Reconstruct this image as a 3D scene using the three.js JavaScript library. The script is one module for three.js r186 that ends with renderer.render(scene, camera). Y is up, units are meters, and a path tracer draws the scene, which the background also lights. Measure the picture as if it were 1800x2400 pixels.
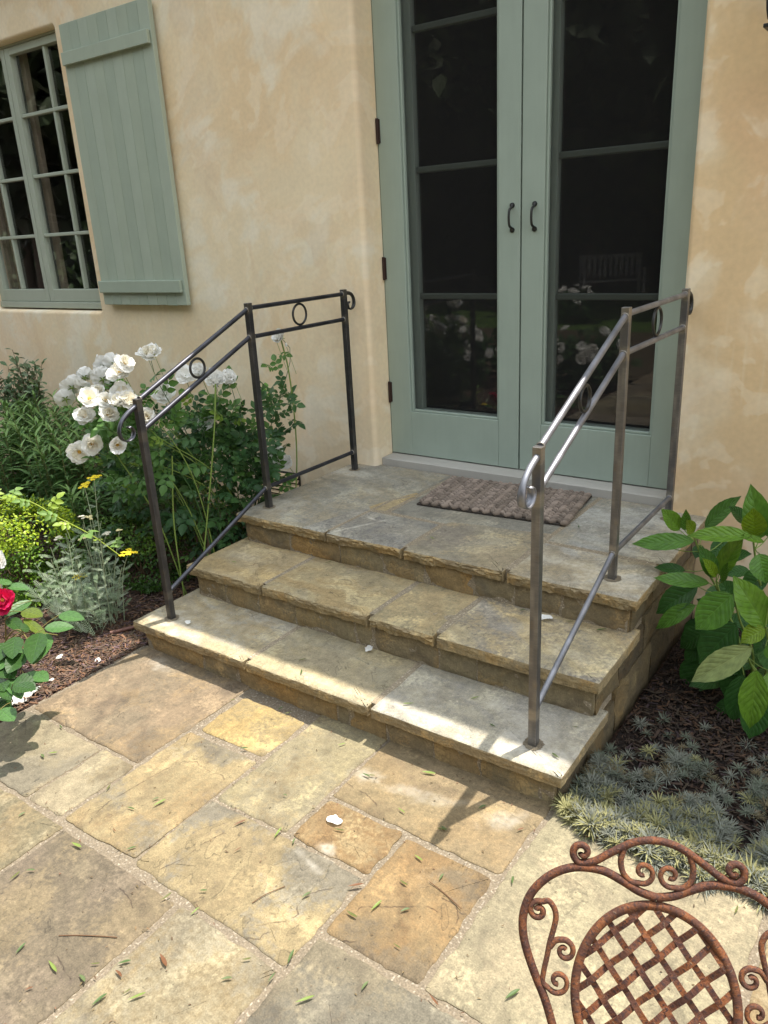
import * as THREE from 'three';
import { RoundedBoxGeometry } from 'three/addons/geometries/RoundedBoxGeometry.js';
import { mergeGeometries } from 'three/addons/utils/BufferGeometryUtils.js';

// ---------------------------------------------------------------- camera, sky, sun, exposure
const scene = new THREE.Scene();
const camera = new THREE.PerspectiveCamera(66.7, 0.75, 0.05, 400);
camera.position.set(1.6033, 1.5835, 3.1886);
camera.rotation.set(-0.3458, 0.6295, -0.0531, 'YXZ');
camera.updateMatrixWorld(true);
const CAM = camera.position.clone();
const renderer = new THREE.WebGLRenderer({ antialias: true });
renderer.toneMapping = THREE.LinearToneMapping;
renderer.toneMappingExposure = 2.24;
renderer.shadowMap.enabled = true;
const TO_SUN = new THREE.Vector3(0.125, 1, -0.30).normalize();
{
  const W = 256, H = 128, data = new Float32Array(W * H * 4), d = new THREE.Vector3();
  for (let j = 0; j < H; j++) for (let i = 0; i < W; i++) {
    const el = ((j + 0.5) / H - 0.5) * Math.PI, az = ((i + 0.5) / W - 0.5) * 2 * Math.PI;
    d.set(Math.cos(el) * Math.cos(az), Math.sin(el), Math.cos(el) * Math.sin(az));
    const up = Math.max(0, d.y), k = Math.pow(1 - up, 2.2), glow = Math.pow(Math.max(0, d.dot(TO_SUN)), 12) * 0.35;
    const o = (j * W + i) * 4;
    data[o] = 0.86 + 0.23 * k + glow; data[o + 1] = 0.93 + 0.17 * k + glow; data[o + 2] = 1.02 + 0.10 * k + glow * 0.9; data[o + 3] = 1;
    if (d.y < 0) { data[o] = 0.25; data[o + 1] = 0.24; data[o + 2] = 0.2; }
  }
  const sky = new THREE.DataTexture(data, W, H, THREE.RGBAFormat, THREE.FloatType);
  sky.mapping = THREE.EquirectangularReflectionMapping; sky.magFilter = THREE.LinearFilter; sky.minFilter = THREE.LinearFilter; sky.needsUpdate = true;
  scene.background = sky; scene.environment = sky;
}
const sun = new THREE.DirectionalLight(new THREE.Color().setRGB(1, 0.93, 0.84), 3.75);
sun.name = 'sun';
sun.target.position.set(0, 0, 1.2); sun.position.copy(TO_SUN).multiplyScalar(20).add(sun.target.position);
sun.castShadow = true; sun.shadow.mapSize.set(4096, 4096); sun.shadow.radius = 1;
Object.assign(sun.shadow.camera, { left: -8, right: 8, top: 8, bottom: -8, near: 1, far: 45 });
scene.add(sun, sun.target);

// ---------------------------------------------------------------- random, noise
let SEED = 12345;
const rnd = () => { SEED = (SEED + 0x6d2b79f5) | 0; let t = Math.imul(SEED ^ (SEED >>> 15), 1 | SEED); t = (t + Math.imul(t ^ (t >>> 7), 61 | t)) ^ t; return ((t ^ (t >>> 14)) >>> 0) / 4294967296; };
const rr = (a, b) => a + (b - a) * rnd();
const gauss = () => (rnd() + rnd() + rnd() + rnd() - 2) / 1.15;
const PERM = new Uint8Array(512);
{ const p = [...Array(256).keys()]; for (let i = 255; i > 0; i--) { const j = Math.floor(rnd() * (i + 1)); [p[i], p[j]] = [p[j], p[i]]; } for (let i = 0; i < 512; i++) PERM[i] = p[i & 255]; }
const GX = new Float32Array(256), GY = new Float32Array(256);
for (let i = 0; i < 256; i++) { GX[i] = Math.cos(i / 256 * 6.2832); GY[i] = Math.sin(i / 256 * 6.2832); }
function noise(x, y) {
  const xi = Math.floor(x), yi = Math.floor(y), fx = x - xi, fy = y - yi, X = xi & 255, Y = yi & 255;
  const u = fx * fx * fx * (fx * (fx * 6 - 15) + 10), v = fy * fy * fy * (fy * (fy * 6 - 15) + 10);
  const a = PERM[PERM[X] + Y], b = PERM[PERM[X + 1] + Y], c = PERM[PERM[X] + Y + 1], d = PERM[PERM[X + 1] + Y + 1];
  const n0 = GX[a] * fx + GY[a] * fy, n1 = GX[b] * (fx - 1) + GY[b] * fy, n2 = GX[c] * fx + GY[c] * (fy - 1), n3 = GX[d] * (fx - 1) + GY[d] * (fy - 1);
  return 1.5 * (n0 + u * (n1 - n0) + v * (n2 + u * (n3 - n2) - n0 - u * (n1 - n0)));
}
const fbm = (x, y, o = 4) => { let s = 0, a = 0.55; for (let i = 0; i < o; i++) { s += a * noise(x, y); x = x * 2.03 + 17.1; y = y * 2.03 + 9.7; a *= 0.5; } return s; };
const hash = (i, j) => { let h = Math.imul(i, 374761393) + Math.imul(j, 668265263); h = Math.imul(h ^ (h >>> 13), 1274126177); return ((h ^ (h >>> 16)) >>> 0) / 4294967296; };
const sstep = (a, b, x) => { x = Math.min(1, Math.max(0, (x - a) / (b - a))); return x * x * (3 - 2 * x); };
const lerp = (a, b, t) => a + (b - a) * t;
const mix3 = (a, b, t) => [lerp(a[0], b[0], t), lerp(a[1], b[1], t), lerp(a[2], b[2], t)];
const V = (x, y, z) => new THREE.Vector3(x, y, z);
const rgb = (r, g, b) => new THREE.Color().setRGB(r, g, b);            // linear, real-world base colour
const srgb = (r, g, b) => new THREE.Color().setRGB(r / 255, g / 255, b / 255, THREE.SRGBColorSpace);

// two textures (colour in sRGB bytes, height in one byte) from fn(u, v, px) -> [r, g, b, h]
function paint(w, h, fn, wrap = THREE.RepeatWrapping) {
  const c = new Uint8Array(w * h * 4), b = new Uint8Array(w * h);
  for (let j = 0; j < h; j++) for (let i = 0; i < w; i++) {
    const q = fn((i + 0.5) / w, (j + 0.5) / h, i, j), o = (j * w + i) * 4;
    c[o] = Math.max(0, Math.min(255, q[0])); c[o + 1] = Math.max(0, Math.min(255, q[1])); c[o + 2] = Math.max(0, Math.min(255, q[2])); c[o + 3] = 255;
    b[j * w + i] = Math.max(0, Math.min(255, q[3] * 255));
  }
  const map = new THREE.DataTexture(c, w, h, THREE.RGBAFormat); map.colorSpace = THREE.SRGBColorSpace;
  const bump = new THREE.DataTexture(b, w, h, THREE.RedFormat);
  for (const t of [map, bump]) { t.wrapS = t.wrapT = wrap; t.magFilter = THREE.LinearFilter; t.minFilter = THREE.LinearMipmapLinearFilter; t.generateMipmaps = true; t.needsUpdate = true; }
  return { map, bump };
}
const std = (o) => new THREE.MeshStandardMaterial(o);

// ---------------------------------------------------------------- object helpers
const USED = {};
const numbered = (n) => { USED[n] = (USED[n] ?? -1) + 1; return USED[n] ? n + '_' + String(USED[n]).padStart(3, '0') : n; };
function thing(name, label, category, pos = [0, 0, 0], group) {
  const o = new THREE.Group(); o.name = numbered(name); o.position.set(...pos); scene.add(o);
  o.userData = { label, category }; if (group) o.userData.group = group; return o;
}
function part(name, geo, mat, parent) {
  const m = new THREE.Mesh(geo, mat); m.name = numbered(name); m.castShadow = m.receiveShadow = true; parent.add(m); return m;
}
function piece(name, parent) { const g = new THREE.Group(); g.name = numbered(name); parent.add(g); return g; }
function single(name, geo, mat, label, category, group) {
  const m = part(name, geo, mat, scene); m.userData = { label, category }; if (group) m.userData.group = group; return m;
}
function structure(name, geo, mat) { const m = part(name, geo, mat, scene); m.userData = { kind: 'structure' }; return m; }
function boxAt(x0, x1, y0, y1, z0, z1, bevel = 0.003) {
  const w = x1 - x0, h = y1 - y0, d = z1 - z0, r = Math.min(bevel, w * 0.45, h * 0.45, d * 0.45);
  const g = r > 0.0004 ? new RoundedBoxGeometry(w, h, d, 1, r) : new THREE.BoxGeometry(w, h, d);
  g.translate((x0 + x1) / 2, (y0 + y1) / 2, (z0 + z1) / 2);
  const p = g.attributes.position, n = g.attributes.normal, uv = g.attributes.uv;         // uv in metres
  for (let i = 0; i < p.count; i++) {
    const ax = Math.abs(n.getX(i)), ay = Math.abs(n.getY(i)), az = Math.abs(n.getZ(i));
    if (az >= ax && az >= ay) uv.setXY(i, p.getX(i), p.getY(i)); else if (ax >= ay) uv.setXY(i, p.getZ(i), p.getY(i)); else uv.setXY(i, p.getX(i), p.getZ(i));
  }
  return g;
}
function tube(points, radius, seg = 12, rad = 6) {
  const c = new THREE.CatmullRomCurve3(points.map((p) => (p.isVector3 ? p : V(...p))));
  const g = new THREE.TubeGeometry(c, seg, 1, rad, false), pos = g.attributes.position, nor = g.attributes.normal;
  const R = typeof radius === 'function' ? radius : () => radius, q = V();
  for (let i = 0; i <= seg; i++) { c.getPointAt(i / seg, q); const r = R(i / seg);
    for (let j = 0; j <= rad; j++) { const k = i * (rad + 1) + j; pos.setXYZ(k, q.x + nor.getX(k) * r, q.y + nor.getY(k) * r, q.z + nor.getZ(k) * r); } }
  return g;
}
function rod(a, b, r, rad = 14) {
  a = V(...a); b = V(...b); const L = a.distanceTo(b), g = new THREE.CylinderGeometry(r, r, L, rad, 1, false);
  const uv = g.attributes.uv; for (let i = 0; i < uv.count; i++) uv.setXY(i, uv.getX(i) * 0.06, uv.getY(i) * L);
  g.applyQuaternion(new THREE.Quaternion().setFromUnitVectors(V(0, 1, 0), b.clone().sub(a).normalize())); g.translate((a.x + b.x) / 2, (a.y + b.y) / 2, (a.z + b.z) / 2);
  return g;
}
// a bar swept along a plane curve of (p, q) points; frame = {o, a, b, n}: point = o + a p + b q; tin / tout half sizes in and out of the plane
function bar(pts, frame, tin, tout, seg = 40, square = 0) {
  const c = new THREE.CatmullRomCurve3(pts.map((p) => V(p[0], p[1], 0))), pos = [], nor = [], uv = [], idx = [], R = 10, L = c.getLength();
  const T = typeof tin === 'function' ? tin : () => tin, O = typeof tout === 'function' ? tout : () => tout;
  for (let i = 0; i <= seg; i++) {
    const t = i / seg, q = c.getPointAt(t), d = c.getTangentAt(t), ti = T(t), to = O(t);
    for (let j = 0; j <= R; j++) {
      const an = j / R * 2 * Math.PI, e = square ? 0.45 : 1, cs = Math.sign(Math.cos(an)) * Math.pow(Math.abs(Math.cos(an)), e), sn = Math.sign(Math.sin(an)) * Math.pow(Math.abs(Math.sin(an)), e);
      const px = q.x - d.y * ti * cs, py = q.y + d.x * ti * cs, pz = to * sn, v = frame.o.clone().addScaledVector(frame.a, px).addScaledVector(frame.b, py).addScaledVector(frame.n, pz);
      pos.push(v.x, v.y, v.z); const m = frame.a.clone().multiplyScalar(-d.y * cs).addScaledVector(frame.b, d.x * cs).addScaledVector(frame.n, sn).normalize(); nor.push(m.x, m.y, m.z); uv.push(j / R * 0.06, t * L);
      if (i < seg && j < R) { const k = i * (R + 1) + j; idx.push(k, k + 1, k + R + 1, k + 1, k + R + 2, k + R + 1); }
    }
  }
  for (const [i, s] of [[0, -1], [seg, 1]]) {                                             // end caps
    const t = i / seg, q = c.getPointAt(t), d = c.getTangentAt(t), v = frame.o.clone().addScaledVector(frame.a, q.x + d.x * s * 0.001).addScaledVector(frame.b, q.y + d.y * s * 0.001);
    const n = frame.a.clone().multiplyScalar(d.x * s).addScaledVector(frame.b, d.y * s), base = pos.length / 3;
    pos.push(v.x, v.y, v.z); nor.push(n.x, n.y, n.z); uv.push(0, 0);
    for (let j = 0; j <= R; j++) { const k = (i * (R + 1) + j) * 3; pos.push(pos[k], pos[k + 1], pos[k + 2]); nor.push(n.x, n.y, n.z); uv.push(0.01, 0.01); }
    for (let j = 0; j < R; j++) idx.push(base, base + 1 + j, base + 2 + j);
  }
  if (frame.a.clone().cross(frame.b).dot(frame.n) < 0) for (let i = 0; i < idx.length; i += 3) [idx[i], idx[i + 1]] = [idx[i + 1], idx[i]];
  const g = new THREE.BufferGeometry(); g.setAttribute('position', new THREE.Float32BufferAttribute(pos, 3)); g.setAttribute('normal', new THREE.Float32BufferAttribute(nor, 3)); g.setAttribute('uv', new THREE.Float32BufferAttribute(uv, 2)); g.setIndex(idx);
  return g;
}
const BLOOMS = [[-1.463,0.731,1.25],[-1.378,0.771,1.24],[-1.181,0.792,1.25],[-1.42,0.883,1.22],[-1.395,0.959,1.2],[-1.254,0.908,1.22],[-1.185,0.953,1.2],[-1.281,0.962,1.2],[-1.227,0.988,1.15],[-1.156,0.959,1.18],[-1.439,0.972,1.12],[-1.661,0.967,1.05],[-1.743,0.962,1.05],[-1.766,0.911,1.08],[-1.705,1.004,1.0],[-1.565,1.003,1.0],[-1.566,1.022,0.95],[-1.597,1.05,0.95],[-1.526,1.066,0.95],[-1.177,1.117,1.15],[-1.213,1.076,1.15],[-1.198,1.124,1.0],[-1.087,0.893,1.15],[-1.272,0.937,0.9],[-1.222,1.005,0.8],[-1.187,1.016,0.75],[-1.084,0.971,0.75],[-1.047,0.988,0.7],[-1.183,0.775,0.75],[-1.188,0.709,0.6],[-0.978,1.131,0.4],[-1.035,0.566,0.46],[-1.0,0.515,0.43],[-1.09,0.49,0.44],[-1.17,0.505,0.47],[-1.12,0.54,0.43]];
const HYDRANGEA = [[1.021,0.549,0.62,0.843,0.519,0.655,0.063,0],[0.935,0.501,0.6,0.837,0.51,0.635,0.039,1],[0.96,0.564,0.58,0.916,0.636,0.615,0.056,0],[0.972,0.559,0.56,0.981,0.634,0.595,0.034,0],[1.015,0.575,0.62,1.002,0.628,0.655,0.042,2],[1.024,0.557,0.5,1.119,0.687,0.535,0.061,0],[1.209,0.638,0.72,1.045,0.626,0.755,0.056,0],[1.218,0.593,0.62,1.191,0.756,0.655,0.083,0],[1.213,0.623,0.68,1.207,0.717,0.715,0.069,2],[1.172,0.634,0.6,1.13,0.69,0.635,0.046,1],[1.244,0.618,0.7,1.191,0.636,0.735,0.024,0],[1.243,0.596,0.75,1.273,0.529,0.785,0.071,0],[1.102,0.452,0.72,0.951,0.451,0.755,0.053,0],[1.118,0.476,0.72,1.077,0.578,0.755,0.057,0],[1.124,0.478,0.7,1.178,0.626,0.735,0.062,0],[1.125,0.488,0.74,1.097,0.552,0.775,0.036,2],[1.14,0.465,0.72,1.155,0.543,0.755,0.025,0],[0.995,0.427,0.6,0.91,0.435,0.635,0.039,1],[1.059,0.413,0.68,0.945,0.313,0.715,0.084,1],[1.066,0.363,0.72,0.957,0.275,0.755,0.058,0],[1.188,0.467,0.8,1.106,0.35,0.835,0.103,0],[1.17,0.331,0.6,1.128,0.423,0.635,0.087,1],[1.298,0.404,0.85,1.219,0.548,0.885,0.09,0],[1.301,0.41,0.87,1.249,0.375,0.905,0.058,2],[1.194,0.319,0.7,1.106,0.176,0.735,0.118,1],[1.277,0.355,0.9,1.135,0.219,0.935,0.078,3],[1.222,0.22,0.72,1.129,0.122,0.755,0.076,1],[1.08,0.195,0.55,0.998,0.129,0.585,0.081,1],[1.071,0.161,0.56,1.026,0.075,0.595,0.059,1],[1.073,0.101,0.58,1.038,-0.016,0.615,0.091,1],[1.304,0.31,0.95,1.309,0.143,0.985,0.077,0],[1.239,0.167,0.75,1.226,0.01,0.785,0.072,1],[1.311,0.16,0.85,1.3,0.041,0.885,0.082,1],[1.11,0.456,0.5,1.176,0.502,0.535,0.048,1],[1.189,0.449,0.55,1.125,0.438,0.585,0.043,1],[1.254,0.478,0.6,1.191,0.412,0.635,0.072,1],[1.096,0.527,0.5,1.067,0.473,0.535,0.052,1],[1.029,0.51,0.55,1.022,0.479,0.585,0.039,1],[1.3,0.361,0.8,1.279,0.311,0.835,0.044,1],[1.122,0.206,0.5,1.025,0.131,0.535,0.077,1],[1.21,0.16,0.66,1.185,0.044,0.695,0.078,1],[1.24,0.598,0.6,1.25,0.698,0.635,0.066,0],[1.335,0.289,0.9,1.366,0.239,0.935,0.067,0],[1.3,0.471,0.85,1.348,0.539,0.885,0.07,0],[1.305,0.339,0.85,1.37,0.344,0.885,0.067,0],[1.024,0.181,0.45,1.007,0.092,0.485,0.07,1]];
const ROSE_LEAVES = [[-0.828,0.33,1.916,-0.779,0.33,1.858,0.046,0],[-1.132,0.2,1.688,-1.055,0.2,1.65,0.045,0],[-1.25,0.25,1.722,-1.248,0.25,1.818,0.043,0],[-1.216,0.24,1.789,-1.147,0.24,1.762,0.05,2],[-1.189,0.22,1.799,-1.022,0.22,1.827,0.031,2],[-0.833,0.32,1.934,-0.725,0.32,2.028,0.056,1],[-0.841,0.3,1.901,-0.736,0.3,2.012,0.052,0],[-0.719,0.25,2.116,-0.676,0.25,2.082,0.062,1],[-0.737,0.25,2.067,-0.681,0.25,2.051,0.04,0],[-0.904,0.31,1.988,-0.814,0.31,2.05,0.052,1],[-0.825,0.28,2.011,-0.782,0.28,2.081,0.051,1],[-0.844,0.26,2.087,-0.782,0.26,2.087,0.06,1],[-0.693,0.2,2.188,-0.631,0.2,2.189,0.048,0],[-1.255,0.22,1.825,-1.152,0.22,1.846,0.042,1],[-1.408,0.28,1.728,-1.347,0.28,1.687,0.039,0],[-1.412,0.3,1.752,-1.427,0.3,1.707,0.039,0],[-0.917,0.3,2.023,-0.854,0.3,2.09,0.056,1],[-0.797,0.23,2.083,-0.697,0.23,2.116,0.046,0],[-0.905,0.33,1.961,-0.899,0.33,1.937,0.033,1],[-0.878,0.28,2.037,-0.83,0.28,2.091,0.047,0],[-0.786,0.23,2.127,-0.715,0.23,2.143,0.045,1]];
const LEAVES_PATIO = [[-0.717,1.994],[-0.606,2.096],[-0.623,2.125],[-0.296,2.106],[-0.157,2.129],[-0.102,2.067],[-0.126,2.062],[-0.124,2.212],[-0.022,2.232],[-0.165,2.308],[-0.418,2.321],[-0.31,1.558],[-0.071,1.743],[0.195,1.558],[0.199,1.842],[0.368,1.632],[0.354,1.641],[0.534,1.713],[0.673,1.71],[0.427,1.869],[0.167,1.999],[0.288,1.97],[0.348,1.97],[-0.079,1.515],[-0.12,1.507],[0.513,1.531],[0.725,1.578],[0.671,1.713],[0.856,1.601],[0.673,1.839],[0.759,1.862],[0.686,1.929],[0.918,1.774],[0.669,2.026],[0.737,1.999],[0.633,2.079],[0.587,2.003],[1.032,1.529],[-0.192,2.433],[-0.21,2.467],[0.018,2.587],[0.13,2.574],[0.135,2.638],[0.208,2.514],[0.264,2.474],[0.338,2.421],[0.277,2.501],[0.331,2.519],[0.296,2.566],[0.361,2.515],[0.499,2.374],[0.195,2.292],[0.262,2.227],[0.294,2.284],[0.215,2.555],[0.501,2.312],[0.585,2.251],[0.683,2.316],[0.775,2.218],[0.777,2.094],[0.584,2.316],[0.236,2.077],[0.499,2.095],[1.409,1.572],[1.058,2.06],[0.921,2.164],[1.033,1.531]];
const LEAVES_T1 = [[-0.128,1.367],[-0.075,1.433],[0.36,1.402],[0.872,1.404],[0.867,1.245],[0.648,1.367],[0.53,1.262]];
const LEAVES_T2 = [[0.516,0.879],[0.692,0.88],[0.808,0.881],[-0.746,1.079],[-0.647,1.054],[-0.381,0.881]];
const LEAVES_L = [[0.509,0.352],[0.051,0.737]];
const PETALS = [[0.393,0.0,1.847],[0.042,0.127,1.174],[0.613,0.274,0.895],[-0.722,0.127,1.383]];
const CRACKS = [[[-0.218,2.23],[-0.239,2.183],[-0.246,2.14],[-0.237,2.078],[-0.226,1.987],[-0.212,1.93],[-0.2,1.895],[-0.156,1.869],[-0.119,1.882],[-0.039,1.872],[0.006,1.896]],[[0.316,1.693],[0.345,1.7],[0.399,1.703],[0.454,1.724],[0.475,1.749]],[[0.451,2.227],[0.477,2.2],[0.503,2.178],[0.517,2.148],[0.498,2.132],[0.492,2.09],[0.517,2.057],[0.537,2.038]],[[0.435,2.275],[0.485,2.253],[0.483,2.234],[0.499,2.213]],[[0.097,2.251],[0.128,2.171],[0.13,2.116],[0.151,2.048]],[[0.03,2.358],[0.046,2.336],[0.081,2.338],[0.123,2.347],[0.146,2.36]],[[0.107,2.549],[0.157,2.562],[0.192,2.569]],[[0.63,2.076],[0.636,2.045],[0.665,2.026],[0.714,1.995],[0.779,1.954],[0.802,1.956]],[[0.627,2.157],[0.677,2.138],[0.697,2.12]],[[0.79,1.913],[0.831,1.915],[0.856,1.943],[0.86,1.972],[0.875,2.004]],[[-0.523,2.271],[-0.492,2.206],[-0.485,2.145],[-0.49,2.002]]];
const SHELLS = [[-1.105,1.972],[-1.062,1.973],[-1.035,2.006],[-1.027,1.968],[-1.066,1.901],[-1.01,1.632],[-1.042,1.824],[-1.177,1.698],[-1.099,1.994],[-1.049,1.925],[-1.032,1.895],[-1.082,1.978]];
// ---------------------------------------------------------------- stone
// colours below are base colours in sRGB
const P = {
  brown: [140, 125, 102], umber: [119, 107, 87], pale: [158, 147, 120], cream: [170, 156, 127], gold: [154, 131, 94], deep: [148, 119, 80], yellow: [166, 149, 112],
  grey: [131, 123, 106], bluegrey: [134, 130, 120], slate: [120, 116, 106], ochre: [146, 126, 90], tan: [152, 134, 100], rust: [158, 112, 68], white: [196, 190, 176],
};
// one stone: palette A, B and stain C (amount), direction of the bedding (radians), strength of the flaked layers, grain of the mottling
function stonePixel(x, z, s) {
  const S = s.seed * 13.7, cd = Math.cos(s.dir), sd = Math.sin(s.dir);
  const wx = x + 0.05 * noise(x * 7 + S, z * 7), wz = z + 0.05 * noise(x * 7, z * 7 + S);
  const u = wx * cd + wz * sd, v = -wx * sd + wz * cd;
  const n1 = fbm(wx * 2.6 + S, wz * 2.6, 4), band = fbm(u * 2.2 + S, v * 11, 4), med = fbm(wx * 11 + S, wz * 11, 3), fine = fbm(x * 75 + S, z * 75, 3), grit = noise(x * 330, z * 330 + S);
  const rag = 0.30 * fine + 0.22 * fbm(x * 34 + S, z * 34, 3);
  let c = mix3(s.A, s.B, sstep(-0.4, 0.45, n1 * 0.7 + band * (s.band ?? 0.5) + med * 0.3 + rag));
  const cm = sstep(-0.10, 0.28, fbm(wx * 3.4 + S + 40, wz * 3.4, 4) + med * 0.2 + rag * 0.9 + (s.cBias ?? 0)); c = mix3(c, s.C, cm * Math.min(1, s.cAmt * 1.35));
  const lt = sstep(0.12, 0.4, fbm(wx * 5 + S + 11, wz * 5, 3) + rag * 0.8); c = mix3(c, [c[0] * 1.16 + 6, c[1] * 1.16 + 6, c[2] * 1.14 + 6], lt * 0.7);
  const dk = sstep(0.15, 0.45, fbm(u * 3 + S + 33, v * 7, 4) + rag); c = mix3(c, [c[0] * 0.78, c[1] * 0.77, c[2] * 0.78], dk * (s.dk ?? 0.6));
  // layers of cleft stone: steps with a thin edge line here and there
  const hgt = 0.5 + 0.55 * n1 + 0.35 * band + 0.12 * med, lv = hgt * (s.lv ?? 4), fl = Math.floor(lv), fr = lv - fl;
  const where = sstep(0.0, 0.22, fbm(x * 3.1 + S + 80, z * 3.1, 2) + (s.flake ?? 0)), line = (1 - sstep(0.0, 0.045, fr)) * where;
  let h = 0.35 + 0.10 * (fl + sstep(0, 0.08, fr)) * where + 0.10 * n1 + 0.12 * med + 0.15 * fine + 0.08 * grit;
  const mott = fbm(x * 28 + S, z * 28 + 7, 3), speck = noise(x * 190 + S, z * 190);
  let k = 1 + 0.14 * fine + 0.11 * grit + 0.10 * med + 0.13 * mott + 0.08 * speck - 0.24 * line + (hash(fl + 7, s.seed) - 0.5) * 0.09 * where;
  const pit = noise(x * 95 + S, z * 95 + 50), pitw = noise(x * 6, z * 6 + S); if (pit + 0.25 * speck > 0.74 + 0.2 * hash(Math.floor(x * 40), Math.floor(z * 40)) && pitw > 0.0) { k *= 0.72; h -= 0.1; }
  if (noise(x * 120, z * 120 + S + 9) + 0.3 * grit > 0.8) k *= 1.15;
  k *= 0.95;
  c = [c[0] * k, c[1] * k, c[2] * (k - 0.012)];
  return [c[0], c[1], c[2], h];
}
function segDist(px, pz, a, b) { const dx = b[0] - a[0], dz = b[1] - a[1], t = Math.max(0, Math.min(1, ((px - a[0]) * dx + (pz - a[1]) * dz) / (dx * dx + dz * dz))); return Math.hypot(px - a[0] - dx * t, pz - a[1] - dz * t); }
// stones of one plane share one sheet of colour: every pixel takes the palette of the stone whose quad it lies nearest to
function stoneSheet(x0, x1, z0, z1, w, h, stones, { whites = [], cracks = [] } = {}) {
  const inside = (s, x, z) => { let m = 1e9; for (let i = 0; i < s.q.length; i++) { const a = s.q[i], b = s.q[(i + 1) % s.q.length], d = ((b[0] - a[0]) * (z - a[1]) - (b[1] - a[1]) * (x - a[0])) / Math.hypot(b[0] - a[0], b[1] - a[1]); if (d < m) m = d; } return m; };
  const boxes = cracks.map((c) => [Math.min(...c.map((p) => p[0])) - 0.02, Math.max(...c.map((p) => p[0])) + 0.02, Math.min(...c.map((p) => p[1])) - 0.02, Math.max(...c.map((p) => p[1])) + 0.02]);
  return paint(w, h, (u, v) => {
    const x = lerp(x0, x1, u), z = lerp(z0, z1, v);
    let best = stones[0], bd = -1e9; for (const s of stones) { const d = inside(s, x, z); if (d > bd) { bd = d; best = s; if (d > 0.02) break; } }
    const c = stonePixel(x, z, best);
    for (const [wx, wz, rx, rz, rot, amt] of whites) {
      const dx = x - wx, dz = z - wz; if (Math.abs(dx) > 0.4 || Math.abs(dz) > 0.4) continue;
      const a = (dx * Math.cos(rot) + dz * Math.sin(rot)) / rx, b = (-dx * Math.sin(rot) + dz * Math.cos(rot)) / rz, r = Math.sqrt(a * a + b * b);
      const t = Math.min(0.9, amt * 1.05) * sstep(-0.1, 0.9, 1.0 - r + 0.8 * fbm(x * 16, z * 16 + wx * 9, 4)) * sstep(1.8, 0.7, r) * (0.8 + 0.5 * fbm(x * 60, z * 60, 3));
      if (t > 0) { const m = mix3(c, P.white, t); c[0] = m[0]; c[1] = m[1]; c[2] = m[2]; }
    }
    for (let i = 0; i < cracks.length; i++) {
      const b = boxes[i]; if (x < b[0] || x > b[1] || z < b[2] || z > b[3]) continue;
      const jx = x + 0.0025 * noise(x * 90, z * 90), jz = z + 0.0025 * noise(x * 90 + 30, z * 90), cr = cracks[i];
      let d = 1; for (let k = 0; k + 1 < cr.length; k++) d = Math.min(d, segDist(jx, jz, cr[k], cr[k + 1]));
      const t = sstep(0.0024, 0.0006, d) * 0.45 * sstep(-0.35, 0.1, noise(x * 22, z * 22 + i * 5)); c[0] *= 1 - t * 0.6; c[1] *= 1 - t * 0.66; c[2] *= 1 - t * 0.66; c[3] -= t * 0.3;
    }
    return c;
  }, THREE.MirroredRepeatWrapping);
}
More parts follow.
